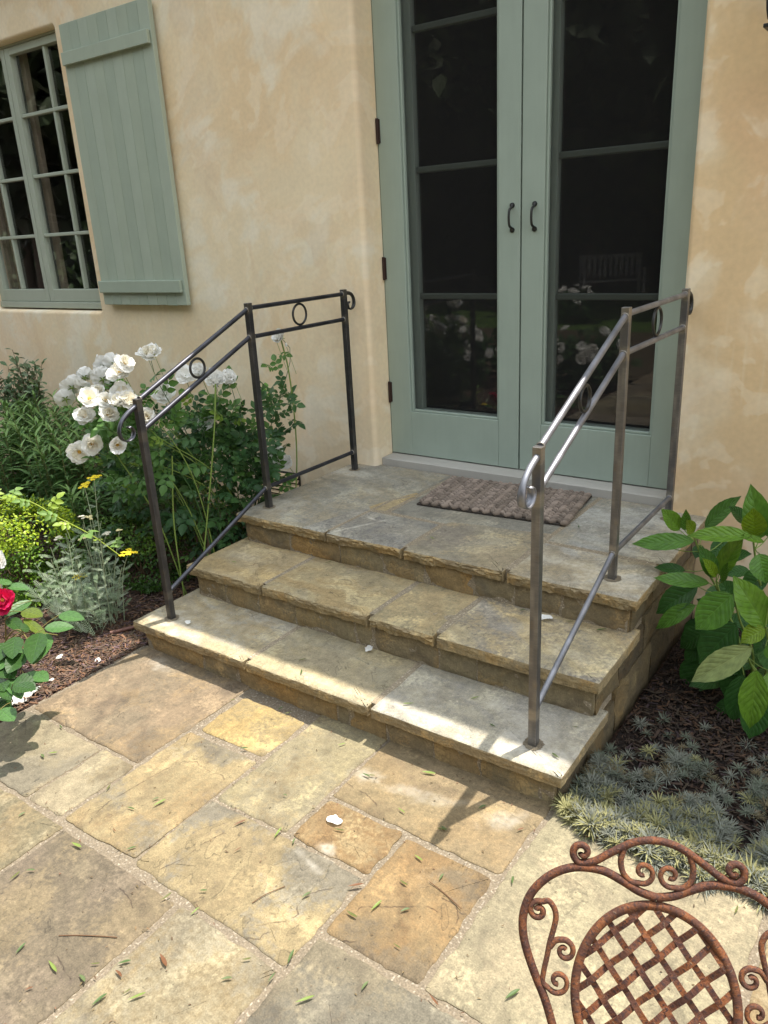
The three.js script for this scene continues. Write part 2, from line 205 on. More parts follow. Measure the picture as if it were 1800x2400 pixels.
// a slab of stone: rounded, wobbling outline; top in rings, sides in rows; sides may be rough broken faces
function slabGeo(quad, y, th, seed, sheet, { r = 0.018, wob = 0.003, rough = null, relief = 0.0016, tilt = 0 } = {}) {
  const out = [], n = quad.length;
  for (let i = 0; i < n; i++) {
    const a = quad[(i + n - 1) % n], b = quad[i], c = quad[(i + 1) % n], la = Math.hypot(b[0] - a[0], b[1] - a[1]), lc = Math.hypot(c[0] - b[0], c[1] - b[1]), ra = Math.min(r * (0.6 + 0.8 * hash(i, seed)), la * 0.3, lc * 0.3);
    const p = [lerp(b[0], a[0], ra / la), lerp(b[1], a[1], ra / la)], q = [lerp(b[0], c[0], ra / lc), lerp(b[1], c[1], ra / lc)];
    for (let k = 0; k <= 3; k++) { const t = k / 3; out.push([(1 - t) * (1 - t) * p[0] + 2 * t * (1 - t) * b[0] + t * t * q[0], (1 - t) * (1 - t) * p[1] + 2 * t * (1 - t) * b[1] + t * t * q[1]]); }
    const rb = Math.min(r * (0.6 + 0.8 * hash((i + 1) % n, seed)), lc * 0.3), m = Math.max(1, Math.ceil((lc - ra - rb) / 0.016)), e = [lerp(c[0], b[0], rb / lc), lerp(c[1], b[1], rb / lc)];
    for (let k = 1; k < m; k++) out.push([lerp(q[0], e[0], k / m), lerp(q[1], e[1], k / m)]);
  }
  const N = out.length, cx = out.reduce((s, p) => s + p[0], 0) / N, cz = out.reduce((s, p) => s + p[1], 0) / N, S = seed * 7.3, nor = [];
  for (let i = 0; i < N; i++) { const a = out[(i + N - 1) % N], b = out[(i + 1) % N], l = Math.hypot(b[0] - a[0], b[1] - a[1]); nor.push([(b[1] - a[1]) / l, -(b[0] - a[0]) / l]); }
  const sign = nor.reduce((s, m, i) => s + m[0] * (out[i][0] - cx) + m[1] * (out[i][1] - cz), 0) > 0 ? 1 : -1; for (const m of nor) { m[0] *= sign; m[1] *= sign; }
  const rg = out.map((p, i) => (rough ? rough(nor[i][0], nor[i][1]) : 0));
  const o2 = out.map((p, i) => { const w = wob * fbm(p[0] * 26 + S, p[1] * 26, 3) * 1.6 + wob * noise(p[0] * 9 + S, p[1] * 9) - rg[i] * (0.75 * Math.max(0, fbm(p[0] * 6 + S, p[1] * 6 + 5, 3)) + 0.35 * Math.max(0, noise(p[0] * 27 + S, 2) - 0.25) + 0.2 * Math.abs(noise(p[0] * 50, p[1] * 50 + S))); return [p[0] + nor[i][0] * w, p[1] + nor[i][1] * w]; });
  const pos = [], uv = [], idx = [], put = (x, yy, z, d, m) => { pos.push(x, yy, z); uv.push((x + (m ? m[0] * d : 0) - sheet.x0) / sheet.w, (z + (m ? m[1] * d : 0) - sheet.z0) / sheet.h); };
  const RING = [1, 0.992, 0.97, 0.92, 0.82, 0.66, 0.48, 0.3, 0.14];
  const top = (x, z) => y + relief * (fbm(x * 7 + S, z * 7, 3) + noise(x * 2.5 + S, z * 2.5)) + tilt * (x - cx);
  RING.forEach((s, k) => { for (let i = 0; i < N; i++) { const inset = [0.0, 0.004, 0.012][k], p = o2[i], m = nor[i], x = k < 3 ? p[0] - m[0] * inset : cx + (p[0] - m[0] * 0.012 - cx) * s, z = k < 3 ? p[1] - m[1] * inset : cz + (p[1] - m[1] * 0.012 - cz) * s; put(x, top(x, z) - [0.0045, 0.001, 0][k] * (k < 3 ? 1 : 0) || top(x, z), z); } });
  for (let k = 0; k + 1 < RING.length; k++) for (let i = 0; i < N; i++) { const a = k * N + i, b = k * N + (i + 1) % N, c = a + N, d = b + N; idx.push(a, c, b, b, c, d); }
  const mid = pos.length / 3; put(cx, top(cx, cz), cz); for (let i = 0; i < N; i++) idx.push((RING.length - 1) * N + i, mid, (RING.length - 1) * N + (i + 1) % N);
  const nTop = idx.length, base = pos.length / 3, ROWS = rough ? [0.0045, 0.009, 0.015, 0.022, 0.03, th] : [0.0045, th];
  const lens = [0]; for (let i = 1; i <= N; i++) lens.push(lens[i - 1] + Math.hypot(o2[i % N][0] - o2[i - 1][0], o2[i % N][1] - o2[i - 1][1]));
  const sp = [], su = [];
  ROWS.forEach((d, k) => { for (let i = 0; i <= N; i++) { const p = o2[i % N], m = nor[i % N], g = rg[i % N], s = lens[i], f = k ? g * (0.42 * fbm(s * 15 + S, d * 40, 3) + 0.34 * noise(s * 63 + S, d * 170) + 0.16 * noise(s * 140, d * 300 + S) + (k < 4 ? 0.16 : -0.1) - (k === 5 ? 0.2 + 0.5 * Math.max(0, noise(s * 9 + S, 3)) : 0)) : 0; const yy = top(p[0], p[1]) - d + (k && k < 5 ? g * 0.16 * noise(s * 41 + S, d * 90) : k ? g * 0.3 * noise(s * 12 + S, 9) : 0); sp.push([p[0] + m[0] * f, yy, p[1] + m[1] * f]); su.push([s, yy]); } });
  const vert = (i) => { pos.push(...sp[i]); uv.push(...su[i]); return pos.length / 3 - 1; };
  for (let k = 0; k + 1 < ROWS.length; k++) for (let i = 0; i < N; i++) { const a = k * (N + 1) + i, b = a + 1, c = a + N + 1, d = c + 1, alt = (i + k) % 2; for (const tri of (alt ? [[a, b, c], [b, d, c]] : [[a, b, d], [a, d, c]])) for (const q of tri) idx.push(vert(q)); }
  if (sign < 0) for (let i = 0; i < idx.length; i += 3) [idx[i], idx[i + 1]] = [idx[i + 1], idx[i]];
  const g = new THREE.BufferGeometry(); g.setAttribute('position', new THREE.Float32BufferAttribute(pos, 3)); g.setAttribute('uv', new THREE.Float32BufferAttribute(uv, 2)); g.setIndex(idx);
  g.addGroup(0, nTop, 0); g.addGroup(nTop, idx.length - nTop, 1); g.computeVertexNormals();
  if (g.attributes.normal.getY(mid) < 0) { for (let i = 0; i < idx.length; i += 3) [idx[i], idx[i + 1]] = [idx[i + 1], idx[i]]; g.setIndex(idx); g.computeVertexNormals(); }
  return g;
}
// a block of stone seen from its +z face, w x h, with a rough face and worn arrises
function blockGeo(w, h, depth, seed, amp = 0.006) {
  const nx = Math.max(4, Math.ceil(w / 0.025)), ny = 5, pos = [], uv = [], idx = [], S = seed * 3.7, ou = hash(seed, 1) * 3, ov = hash(seed, 2) * 3;
  for (let j = 0; j <= ny; j++) for (let i = 0; i <= nx; i++) {
    const u = i / nx, v = j / ny, e = Math.min(u * w, (1 - u) * w, v * h, (1 - v) * h), x = (u - 0.5) * w, y = (v - 0.5) * h;
    pos.push(x + 0.002 * noise(y * 30 + S, 4), y + 0.003 * noise(x * 14 + S, v * 2), amp * (fbm(x * 9 + S, y * 13, 3) + 0.3 * noise(x * 40, y * 40 + S)) - 0.004 * (1 - sstep(0, 0.005, e)));
    uv.push(x + ou, y + ov); if (i < nx && j < ny) { const a = j * (nx + 1) + i; idx.push(a, a + 1, a + nx + 1, a + 1, a + nx + 2, a + nx + 1); }
  }
  const ring = []; for (let i = 0; i <= nx; i++) ring.push(i); for (let j = 1; j <= ny; j++) ring.push(j * (nx + 1) + nx); for (let i = nx - 1; i >= 0; i--) ring.push(ny * (nx + 1) + i); for (let j = ny - 1; j >= 1; j--) ring.push(j * (nx + 1));
  const b = pos.length / 3; for (const k of ring) { pos.push(pos[k * 3], pos[k * 3 + 1], pos[k * 3 + 2], pos[k * 3], pos[k * 3 + 1], -depth); uv.push(uv[k * 2], uv[k * 2 + 1], uv[k * 2] + depth, uv[k * 2 + 1]); }
  for (let i = 0; i < ring.length; i++) { const p = b + i * 2, q = b + ((i + 1) % ring.length) * 2; idx.push(p, p + 1, q, q, p + 1, q + 1); }
  const g = new THREE.BufferGeometry(); g.setAttribute('position', new THREE.Float32BufferAttribute(pos, 3)); g.setAttribute('uv', new THREE.Float32BufferAttribute(uv, 2)); g.setIndex(idx); g.computeVertexNormals(); return g;
}
// quads are given as corner lists (x, z) going round; insetQuad leaves the mortar joint open
const rect = (x0, z0, x1, z1) => [[x0, z0], [x1, z0], [x1, z1], [x0, z1]];
function inset(q, d) { const cx = q.reduce((s, p) => s + p[0], 0) / q.length, cz = q.reduce((s, p) => s + p[1], 0) / q.length; return q.map((p) => { const dx = p[0] - cx, dz = p[1] - cz; return [p[0] - Math.sign(dx) * d, p[1] - Math.sign(dz) * d]; }); }

// side and riser stone: 1 m of broken sandstone; mortar; soil
const edgeTex = paint(512, 512, (u, v) => {
  const x = u * 1, z = v * 1, c = stonePixel(x * 1.5, z * 1.5, { seed: 91, A: [150, 135, 104], B: [134, 120, 94], C: [156, 132, 92], cAmt: 0.6, dir: 0.1, band: 0.6, flake: 0.2, lv: 5 });
  const g = sstep(0.1, 0.5, fbm(x * 4, z * 4 + 60, 4)); return [lerp(c[0], 112, g * 0.4), lerp(c[1], 104, g * 0.4), lerp(c[2], 90, g * 0.4), c[3]];
}, THREE.MirroredRepeatWrapping);
const edgeMat = std({ map: edgeTex.map, bumpMap: edgeTex.bump, bumpScale: 0.008, roughness: 0.92 });
const riserMats = [[1, 1, 1], [1.14, 1.02, 0.84], [0.84, 0.84, 0.86], [0.96, 0.98, 0.98]].map((t) => { const m = edgeMat.clone(); m.color.setRGB(...t); return m; });
const mortarTex = paint(512, 512, (u, v) => { const n = fbm(u * 40, v * 40, 3), g = noise(u * 240, v * 240), l = noise(u * 140, v * 140 + 9), k = 1 + 0.12 * n + 0.2 * g; return [lerp(116, 150, sstep(0.3, 0.6, l)) * k, lerp(105, 140, sstep(0.3, 0.6, l)) * k, lerp(88, 124, sstep(0.3, 0.6, l)) * k, 0.5 + 0.25 * g + 0.25 * n]; });
const mortarMat = std({ map: mortarTex.map, bumpMap: mortarTex.bump, bumpScale: 0.005, roughness: 0.97 });
const flatSheet = (x0, x1, z0, z1, y, uvScale = 1) => { const g = new THREE.BufferGeometry(); g.setAttribute('position', new THREE.Float32BufferAttribute([x0, y, z0, x0, y, z1, x1, y, z1, x1, y, z0], 3)); g.setAttribute('normal', new THREE.Float32BufferAttribute([0, 1, 0, 0, 1, 0, 0, 1, 0, 0, 1, 0], 3)); g.setAttribute('uv', new THREE.Float32BufferAttribute([x0, z0, x0, z1, x1, z1, x1, z0].map((q) => q * uvScale), 2)); g.setIndex([0, 1, 2, 0, 2, 3]); return g; };

// ---------------------------------------------------------------- ground and patio
const soilTex = paint(512, 512, (u, v) => { const n = fbm(u * 14, v * 14, 4), g = noise(u * 90, v * 90), k = 0.9 + 0.5 * n + 0.25 * g; return [74 * k, 54 * k, 42 * k, 0.5 + 0.3 * n + 0.2 * g]; });
const soilMat = std({ map: soilTex.map, bumpMap: soilTex.bump, bumpScale: 0.03, roughness: 1 });
structure('ground', flatSheet(-150, 150, -150, 150, -0.06, 0.7), soilMat);
function bedSurface(x0, x1, z0, z1, seed) {
  const g = new THREE.PlaneGeometry(x1 - x0, z1 - z0, 60, 60); g.rotateX(-Math.PI / 2); g.translate((x0 + x1) / 2, 0, (z0 + z1) / 2); const p = g.attributes.position, uv = g.attributes.uv;
  for (let i = 0; i < p.count; i++) { const x = p.getX(i), z = p.getZ(i); p.setY(i, -0.016 + 0.012 * fbm(x * 5 + seed, z * 5, 3)); uv.setXY(i, x * 1.1, z * 1.1); }
  g.computeVertexNormals(); return g;
}
structure('soil', bedSurface(-4.6, -0.935, 0.0, 3.2, 3), soilMat);
const shadeSoil = soilMat.clone(); shadeSoil.color.setRGB(0.28, 0.27, 0.26); structure('soil', bedSurface(0.925, 3.4, 0.0, 1.52, 9), shadeSoil);  // same soil darkened, shade under the shrub painted into its colour
const lawnTex = paint(256, 256, (u, v) => { const n = fbm(u * 20, v * 20, 3), g = noise(u * 120, v * 120), k = 1 + 0.3 * n + 0.3 * g; return [74 * k, 102 * k, 34 * k, 0.5 + 0.4 * g]; });
structure('path', flatSheet(-20, -0.955, 4.5, 8.2, -0.02, 0.5), std({ color: rgb(0.42, 0.37, 0.29), roughness: 1, map: mortarTex.map }));
structure('lawn', flatSheet(-26, 14, 8.21, 26, -0.03, 1), std({ map: lawnTex.map, bumpMap: lawnTex.bump, bumpScale: 0.03, roughness: 1 }));

const patio = structure('patio', flatSheet(-0.95, 5, 1.44, 6.6, -0.0045), mortarMat);
const stone = (desc, q, A, B, C, cAmt, dir, extra = {}) => ({ desc, q, A, B, C, cAmt, dir, seed: Math.round(Math.abs(q[0][0] * 173 + q[0][1] * 311)) % 97 + 1, ...extra });
const H = Math.PI / 2;
const STONES = [
  stone('large brown flagstone by the mulch bed', [[-0.925, 1.43], [-0.32, 1.43], [-0.325, 1.975], [-0.935, 1.975]], P.brown, [150, 130, 104], P.gold, 0.4, 0.9, { cBias: -0.12, flake: 0.1 }),
  stone('small yellow flagstone below the bottom step', rect(-0.292, 1.515, 0.008, 1.742), P.yellow, [188, 162, 104], P.gold, 0.25, 0.3, { band: 0.2, flake: -0.4 }),
  stone('cream flagstone in the leaf shadows', rect(-0.945, 1.985, -0.49, 2.268), P.cream, P.pale, P.grey, 0.55, 1.3, { flake: 0.2 }),
  stone('narrow cream flagstone beside the gold flagstone', rect(-0.485, 1.985, -0.318, 2.262), P.cream, P.pale, P.ochre, 0.3, 1.4),
  stone('long gold flagstone with the curved crack', [[-0.31, 1.762], [0.012, 1.762], [0.01, 2.25], [-0.31, 2.262]], P.yellow, P.gold, P.grey, 0.6, 1.5, { flake: 0.05 }),
  stone('ridged grey flagstone at the patio edge', rect(-0.945, 2.278, -0.272, 2.5), [128, 118, 92], P.tan, P.pale, 0.6, 1.45, { flake: 0.5, lv: 9, band: 1.0 }),
  stone('large umber flagstone in the front corner', rect(-0.266, 2.285, 0.226, 2.86), P.umber, [128, 114, 96], P.tan, 0.4, 0.4, { cBias: -0.1 }),
  stone('speckled tan flagstone in the front row', rect(0.242, 2.285, 0.585, 2.86), P.tan, P.pale, P.grey, 0.45, 1.1),
  stone('gold and grey two-toned flagstone', [[0.012, 1.962], [0.585, 1.962], [0.585, 2.275], [0.015, 2.262]], P.yellow, P.tan, P.grey, 0.75, 1.45, { flake: 0.3, cBias: 0.02 }),
  stone('pale flagstone below the bottom step', rect(0.02, 1.43, 0.302, 1.955), P.pale, [160, 148, 114], P.tan, 0.4, 1.2, { flake: -0.2 }),
  stone('square deep gold flagstone', rect(0.315, 1.775, 0.588, 1.955), P.deep, P.gold, P.yellow, 0.4, 0.9, { flake: 0.1 }),
  stone('long tan flagstone along the bottom step', [[0.308, 1.43], [0.89, 1.43], [0.88, 1.772], [0.308, 1.762]], P.tan, [158, 138, 106], P.gold, 0.4, 0.1, { cBias: -0.05 }),
  stone('gold flagstone beside the iron chair', rect(0.598, 1.785, 0.872, 2.15), P.gold, P.deep, P.umber, 0.55, 1.2, { flake: 0.25 }),
  stone('large pale flagstone behind the iron chair', [[0.9, 1.43], [1.468, 1.43], [1.465, 2.15], [0.882, 2.15]], P.pale, [166, 156, 126], P.cream, 0.5, 0.7, { flake: -0.15 }),
  stone('grey flagstone in the front row', rect(0.598, 2.164, 1.32, 2.86), [127, 120, 104], [134, 127, 110], P.tan, 0.25, 0.6, { flake: -0.1 }),
  stone('gold flagstone at the right of the chair', rect(1.482, 1.43, 2.05, 2.15), P.gold, P.tan, P.cream, 0.4, 0.3),
  stone('pale flagstone under the iron chair', rect(1.335, 2.164, 2.05, 2.86), P.pale, P.tan, P.gold, 0.3, 0.9),
];
const PATIO = { x0: -0.96, z0: 1.42, w: 3.02, h: 1.46 };
const patioTex = stoneSheet(-0.96, 2.06, 1.42, 2.88, 2048, 1024, STONES, {
  whites: [[0.448, 1.94, 0.05, 0.035, 0.2, 0.85], [-0.757, 1.525, 0.09, 0.05, 0.2, 0.6], [0.348, 1.63, 0.06, 0.05, 0, 0.75], [0.5, 1.625, 0.12, 0.03, -0.3, 0.5], [0.42, 2.0, 0.09, 0.016, 0.25, 0.6], [0.8, 1.59, 0.05, 0.09, 0.6, 0.6], [0.6, 1.62, 0.12, 0.025, -0.5, 0.4]],
  cracks: CRACKS,
});
const patioMat = std({ map: patioTex.map, bumpMap: patioTex.bump, bumpScale: 0.0075, roughness: 0.88, color: rgb(0.655, 0.655, 0.66) });
STONES.forEach((s) => part('flagstone', slabGeo(inset(s.q, 0.003), 0.0016, 0.03, s.seed, PATIO, { r: 0.011, wob: 0.005, relief: 0.002, tilt: (hash(s.seed, 5) - 0.5) * 0.004 }), [patioMat, edgeMat], patio));
for (let j = 0; j < 5; j++) for (let i = 0; i < 7; i++) {                                   // the paving goes on behind the camera
  const x = -0.94 + i * 0.72 + (j % 2) * 0.2, z = 2.875 + j * 0.72; if (x > 4.2) continue;
  part('flagstone', slabGeo(rect(x + 0.008, z + 0.008, Math.min(x + 0.712, 4.9), z + 0.712), 0.003, 0.03, 200 + j * 9 + i, PATIO, { r: 0.02, wob: 0.004 }), [patioMat, edgeMat], patio);
}
for (let j = 0; j < 2; j++) for (let i = 0; i < 4; i++) part('flagstone', slabGeo(rect(2.066 + i * 0.72, 1.44 + j * 0.717, 2.772 + i * 0.72, 2.148 + j * 0.717), 0.003, 0.03, 300 + j * 9 + i, PATIO, { r: 0.02, wob: 0.004 }), [patioMat, edgeMat], patio);

// ---------------------------------------------------------------- stone steps and landing
const H1 = 0.1265, H2 = 0.2735, H3 = 0.4133;
const steps = thing('stone_steps', 'three broad sandstone steps with rough edges rising to the landing at the double door', 'steps');
const calm = (l) => l.map((s) => ({ ...s, dk: 0.25, cAmt: s.cAmt * 0.7, band: (s.band ?? 0.5) + 0.3 }));
const LAND = calm([
  stone('l1', [[-0.915, -0.05], [-0.297, -0.05], [-0.303, 0.285], [-0.372, 0.40], [-0.392, 0.885], [-0.915, 0.885]], P.bluegrey, P.grey, [142, 130, 108], 0.5, 0.5),
  stone('l2', [[-0.302, 0.30], [-0.302, 0.555], [-0.375, 0.565], [-0.372, 0.405]], P.ochre, P.tan, P.grey, 0.3, 1.2),
  stone('l3', [[-0.29, -0.05], [0.452, -0.05], [0.446, 0.47], [-0.005, 0.565], [-0.292, 0.555]], P.slate, [120, 116, 106], P.grey, 0.4, 0.2),
  stone('l4', [[-0.378, 0.572], [-0.006, 0.572], [-0.006, 0.885], [-0.388, 0.885]], [122, 118, 112], P.bluegrey, [140, 130, 112], 0.3, 0.7, { flake: 0.2 }),
  stone('l5', [[0.004, 0.50], [0.438, 0.48], [0.438, 0.885], [0.002, 0.885]], P.grey, [120, 112, 100], P.tan, 0.45, 0.15, { band: 0.8 }),
  stone('l6', [[0.458, -0.05], [0.925, -0.05], [0.925, 0.555], [0.45, 0.545]], P.bluegrey, [138, 136, 130], P.tan, 0.3, 0.2, { band: 0.8 }),
  stone('l7', [[0.448, 0.555], [0.925, 0.565], [0.925, 0.885], [0.448, 0.885]], [140, 130, 112], [146, 142, 134], P.tan, 0.4, 0.1, { band: 0.8 }),
]);
const T2 = calm([
  stone('a', rect(-0.925, 0.80, -0.488, 1.197), P.tan, P.ochre, P.grey, 0.4, 0.3, { flake: 0.3 }),
  stone('b', rect(-0.482, 0.80, 0.046, 1.197), P.ochre, [142, 128, 98], P.grey, 0.4, 0.15, { flake: 0.4, band: 0.9, lv: 6 }),
  stone('c', rect(0.054, 0.80, 0.331, 1.197), [138, 126, 98], P.tan, P.ochre, 0.3, 1.2),
  stone('d', rect(0.339, 0.80, 0.92, 1.197), [126, 118, 106], P.tan, P.pale, 0.55, 0.4),
]);
const T1 = calm([
  stone('e', rect(-0.955, 1.1, -0.316, 1.484), [168, 160, 142], [160, 146, 116], P.ochre, 0.35, 0.3, { band: 0.7 }),
  stone('f', rect(-0.308, 1.1, 0.25, 1.484), [160, 146, 114], [150, 140, 114], P.grey, 0.4, 0.5),
  stone('g', rect(0.258, 1.1, 0.925, 1.484), [156, 150, 138], [168, 160, 140], P.grey, 0.45, 0.4),
]);
const sheetOf = (x0, x1, z0, z1) => ({ x0, z0, w: x1 - x0, h: z1 - z0 });
const landTex = stoneSheet(-0.96, 0.96, -0.08, 0.92, 1280, 672, LAND, { whites: [[0.79, 0.77, 0.2, 0.12, 0.1, 0.55], [-0.8, 0.7, 0.14, 0.14, 0, 0.4], [-0.83, 0.14, 0.2, 0.1, 0, 0.45], [0.8, 0.13, 0.1, 0.1, 0, 0.4], [0.75, 0.5, 0.25, 0.03, 0.1, 0.35], [0.6, 0.7, 0.2, 0.05, 0, 0.4], [-0.3, 0.75, 0.012, 0.2, 0.5, 0.5], [-0.55, 0.35, 0.25, 0.05, 0.4, 0.3], [-0.3, 0.66, 0.06, 0.012, 0.4, 0.6], [0.6, 0.15, 0.15, 0.15, 0, 0.25]] });
const t2Tex = stoneSheet(-0.96, 0.96, 0.79, 1.22, 1280, 288, T2, { whites: [[0.78, 1.08, 0.12, 0.05, 0.3, 0.3], [-0.75, 1.0, 0.15, 0.05, 0, 0.25], [0.55, 1.0, 0.12, 0.06, 0, 0.25]] });
const t1Tex = stoneSheet(-0.96, 0.96, 1.09, 1.5, 1280, 288, T1, { whites: [[0.8, 1.4, 0.16, 0.1, 0, 0.7], [-0.82, 1.38, 0.2, 0.1, 0.2, 0.65], [-0.6, 1.3, 0.25, 0.05, 0.1, 0.4], [0.4, 1.42, 0.25, 0.04, 0, 0.4], [0.1, 1.44, 0.25, 0.03, 0, 0.25], [0.75, 1.3, 0.25, 0.06, 0.2, 0.35]] });
const tmat = (t) => std({ map: t.map, bumpMap: t.bump, bumpScale: 0.007, roughness: 0.86 });
const landMat = tmat(landTex); landMat.color.setRGB(1.32, 1.33, 1.33); const t2Mat = tmat(t2Tex), t1Mat = tmat(t1Tex); t2Mat.color.setRGB(1.34, 1.36, 1.38); t1Mat.color.setRGB(1.04, 1.05, 1.07);
const groutMat = mortarMat.clone(); groutMat.color.setRGB(1.5, 1.52, 1.5);
part('mortar_bed', boxAt(-0.875, 0.885, -0.1, H3 - 0.0016, -0.045, 0.853, 0), groutMat, steps);
part('mortar_bed', boxAt(-0.885, 0.885, -0.1, H2 - 0.0016, 0.853, 1.164, 0), groutMat, steps);
part('mortar_bed', boxAt(-0.91, 0.89, -0.1, H1 - 0.0016, 1.164, 1.451, 0), groutMat, steps);
const ROCK = (a) => (nx, nz) => (nz > 0.5 ? a : Math.abs(nx) > 0.7 ? a * 0.55 : 0);
const edgeOnly = (s, x0, x1, a, front) => (nx, nz) => (nz > 0.5 && front ? a : nx > 0.7 && Math.max(...s.q.map((p) => p[0])) > x1 ? a * 0.6 : nx < -0.7 && Math.min(...s.q.map((p) => p[0])) < x0 ? a * 0.6 : 0);
const treadSide = edgeMat.clone(); treadSide.color.setRGB(1.2, 1.18, 1.12);
LAND.forEach((s) => part('landing_stone', slabGeo(inset(s.q, 0.0048), H3, 0.045, s.seed, sheetOf(-0.96, 0.96, -0.08, 0.92), { r: 0.004, wob: 0.0012, relief: 0.0012, rough: s.desc > 'l3' || s.desc === 'l1' ? edgeOnly(s, -0.9, 0.9, { l4: 0.023, l5: 0.018, l7: 0.017 }[s.desc] ?? 0.014, Math.max(...s.q.map((p) => p[1])) > 0.8) : null }), [landMat, treadSide], steps));
T2.forEach((s) => part('tread_stone', slabGeo(inset(s.q, 0.004), H2, 0.045, s.seed, sheetOf(-0.96, 0.96, 0.79, 1.22), { r: 0.004, wob: 0.0012, relief: 0.0015, rough: edgeOnly(s, -0.9, 0.9, { a: 0.012, b: 0.015, c: 0.019, d: 0.006 }[s.desc], true) }), [t2Mat, treadSide], steps));
T1.forEach((s) => part('tread_stone', slabGeo(inset(s.q, 0.0035), H1, 0.04, s.seed, sheetOf(-0.96, 0.96, 1.09, 1.5), { r: 0.004, wob: 0.0012, relief: 0.0012, rough: edgeOnly(s, -0.9, 0.9, { e: 0.008, f: 0.007, g: 0.004 }[s.desc], true) }), [t1Mat, treadSide], steps));
let riserNo = 0;
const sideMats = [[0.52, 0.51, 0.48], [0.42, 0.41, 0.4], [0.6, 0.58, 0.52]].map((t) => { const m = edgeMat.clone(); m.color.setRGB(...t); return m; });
function risers(xs, y0, y1, z, tones) {
  for (let i = 0; i + 1 < xs.length; i++) {
    const w = xs[i + 1] - xs[i] - 0.006, h = y1 - y0 - 0.003, m = part('riser_stone', blockGeo(w, h, 0.03, 20 + riserNo, 0.009), riserMats[(tones ? tones[i] : Math.floor(hash(riserNo, 3) * 4))], steps); riserNo++;
    m.position.set((xs[i] + xs[i + 1]) / 2, (y0 + y1) / 2, z); m.rotation.y = (hash(riserNo, 8) - 0.5) * 0.012;
  }
}
risers([-0.885, -0.62, -0.335, -0.115, 0.086, 0.302, 0.47, 0.651, 0.892], H2, H3 - 0.04, 0.857);
risers([-0.895, -0.723, -0.53, -0.328, -0.03, 0.047, 0.334, 0.485, 0.729, 0.895], H1, H2 - 0.04, 1.168);
risers([-0.92, -0.57, -0.377, 0.095, 0.147, 0.302, 0.484, 0.652, 0.897], -0.05, H1 - 0.035, 1.455, [1, 0, 1, 3, 1, 0, 1, 3]);
for (const [sx, list] of [[1, [[0.12, 0.42, H2, H3 - 0.04], [0.42, 0.62, H2, H3 - 0.04], [0.62, 0.85, H2, H3 - 0.04], [-0.0, 0.12, H2, H3 - 0.04], [0.0, 0.33, H1, H2], [0.33, 0.7, H1, H2], [0.7, 0.95, H1, H2 - 0.03], [0.95, 1.16, H1, H2 - 0.042], [0.0, 0.28, -0.06, H1], [0.28, 0.6, -0.06, H1], [0.6, 0.98, -0.06, H1], [0.98, 1.22, -0.06, H1 - 0.036], [1.22, 1.449, -0.06, H1 - 0.036]]], [-1, [[0.0, 0.4, H2, H3 - 0.04], [0.4, 0.85, H2, H3 - 0.04], [0.0, 0.5, H1, H2], [0.5, 0.9, H1, H2], [0.9, 1.16, H1, H2 - 0.042], [0.0, 0.5, -0.06, H1], [0.5, 1.0, -0.06, H1], [1.0, 1.449, -0.06, H1 - 0.036]]]]) {
  for (const [za, zb, y0, y1] of list) { const m = part('side_stone', blockGeo(zb - za - 0.01, y1 - y0 - 0.008, 0.03, 60 + riserNo, 0.011), sx > 0 ? sideMats[riserNo % 3] : riserMats[[2, 0, 2, 3][riserNo % 4]], steps); riserNo++; m.rotation.y = sx * Math.PI / 2; m.position.set(sx * (y0 < H1 ? 0.904 : 0.9), (y0 + y1) / 2, (za + zb) / 2); }
}
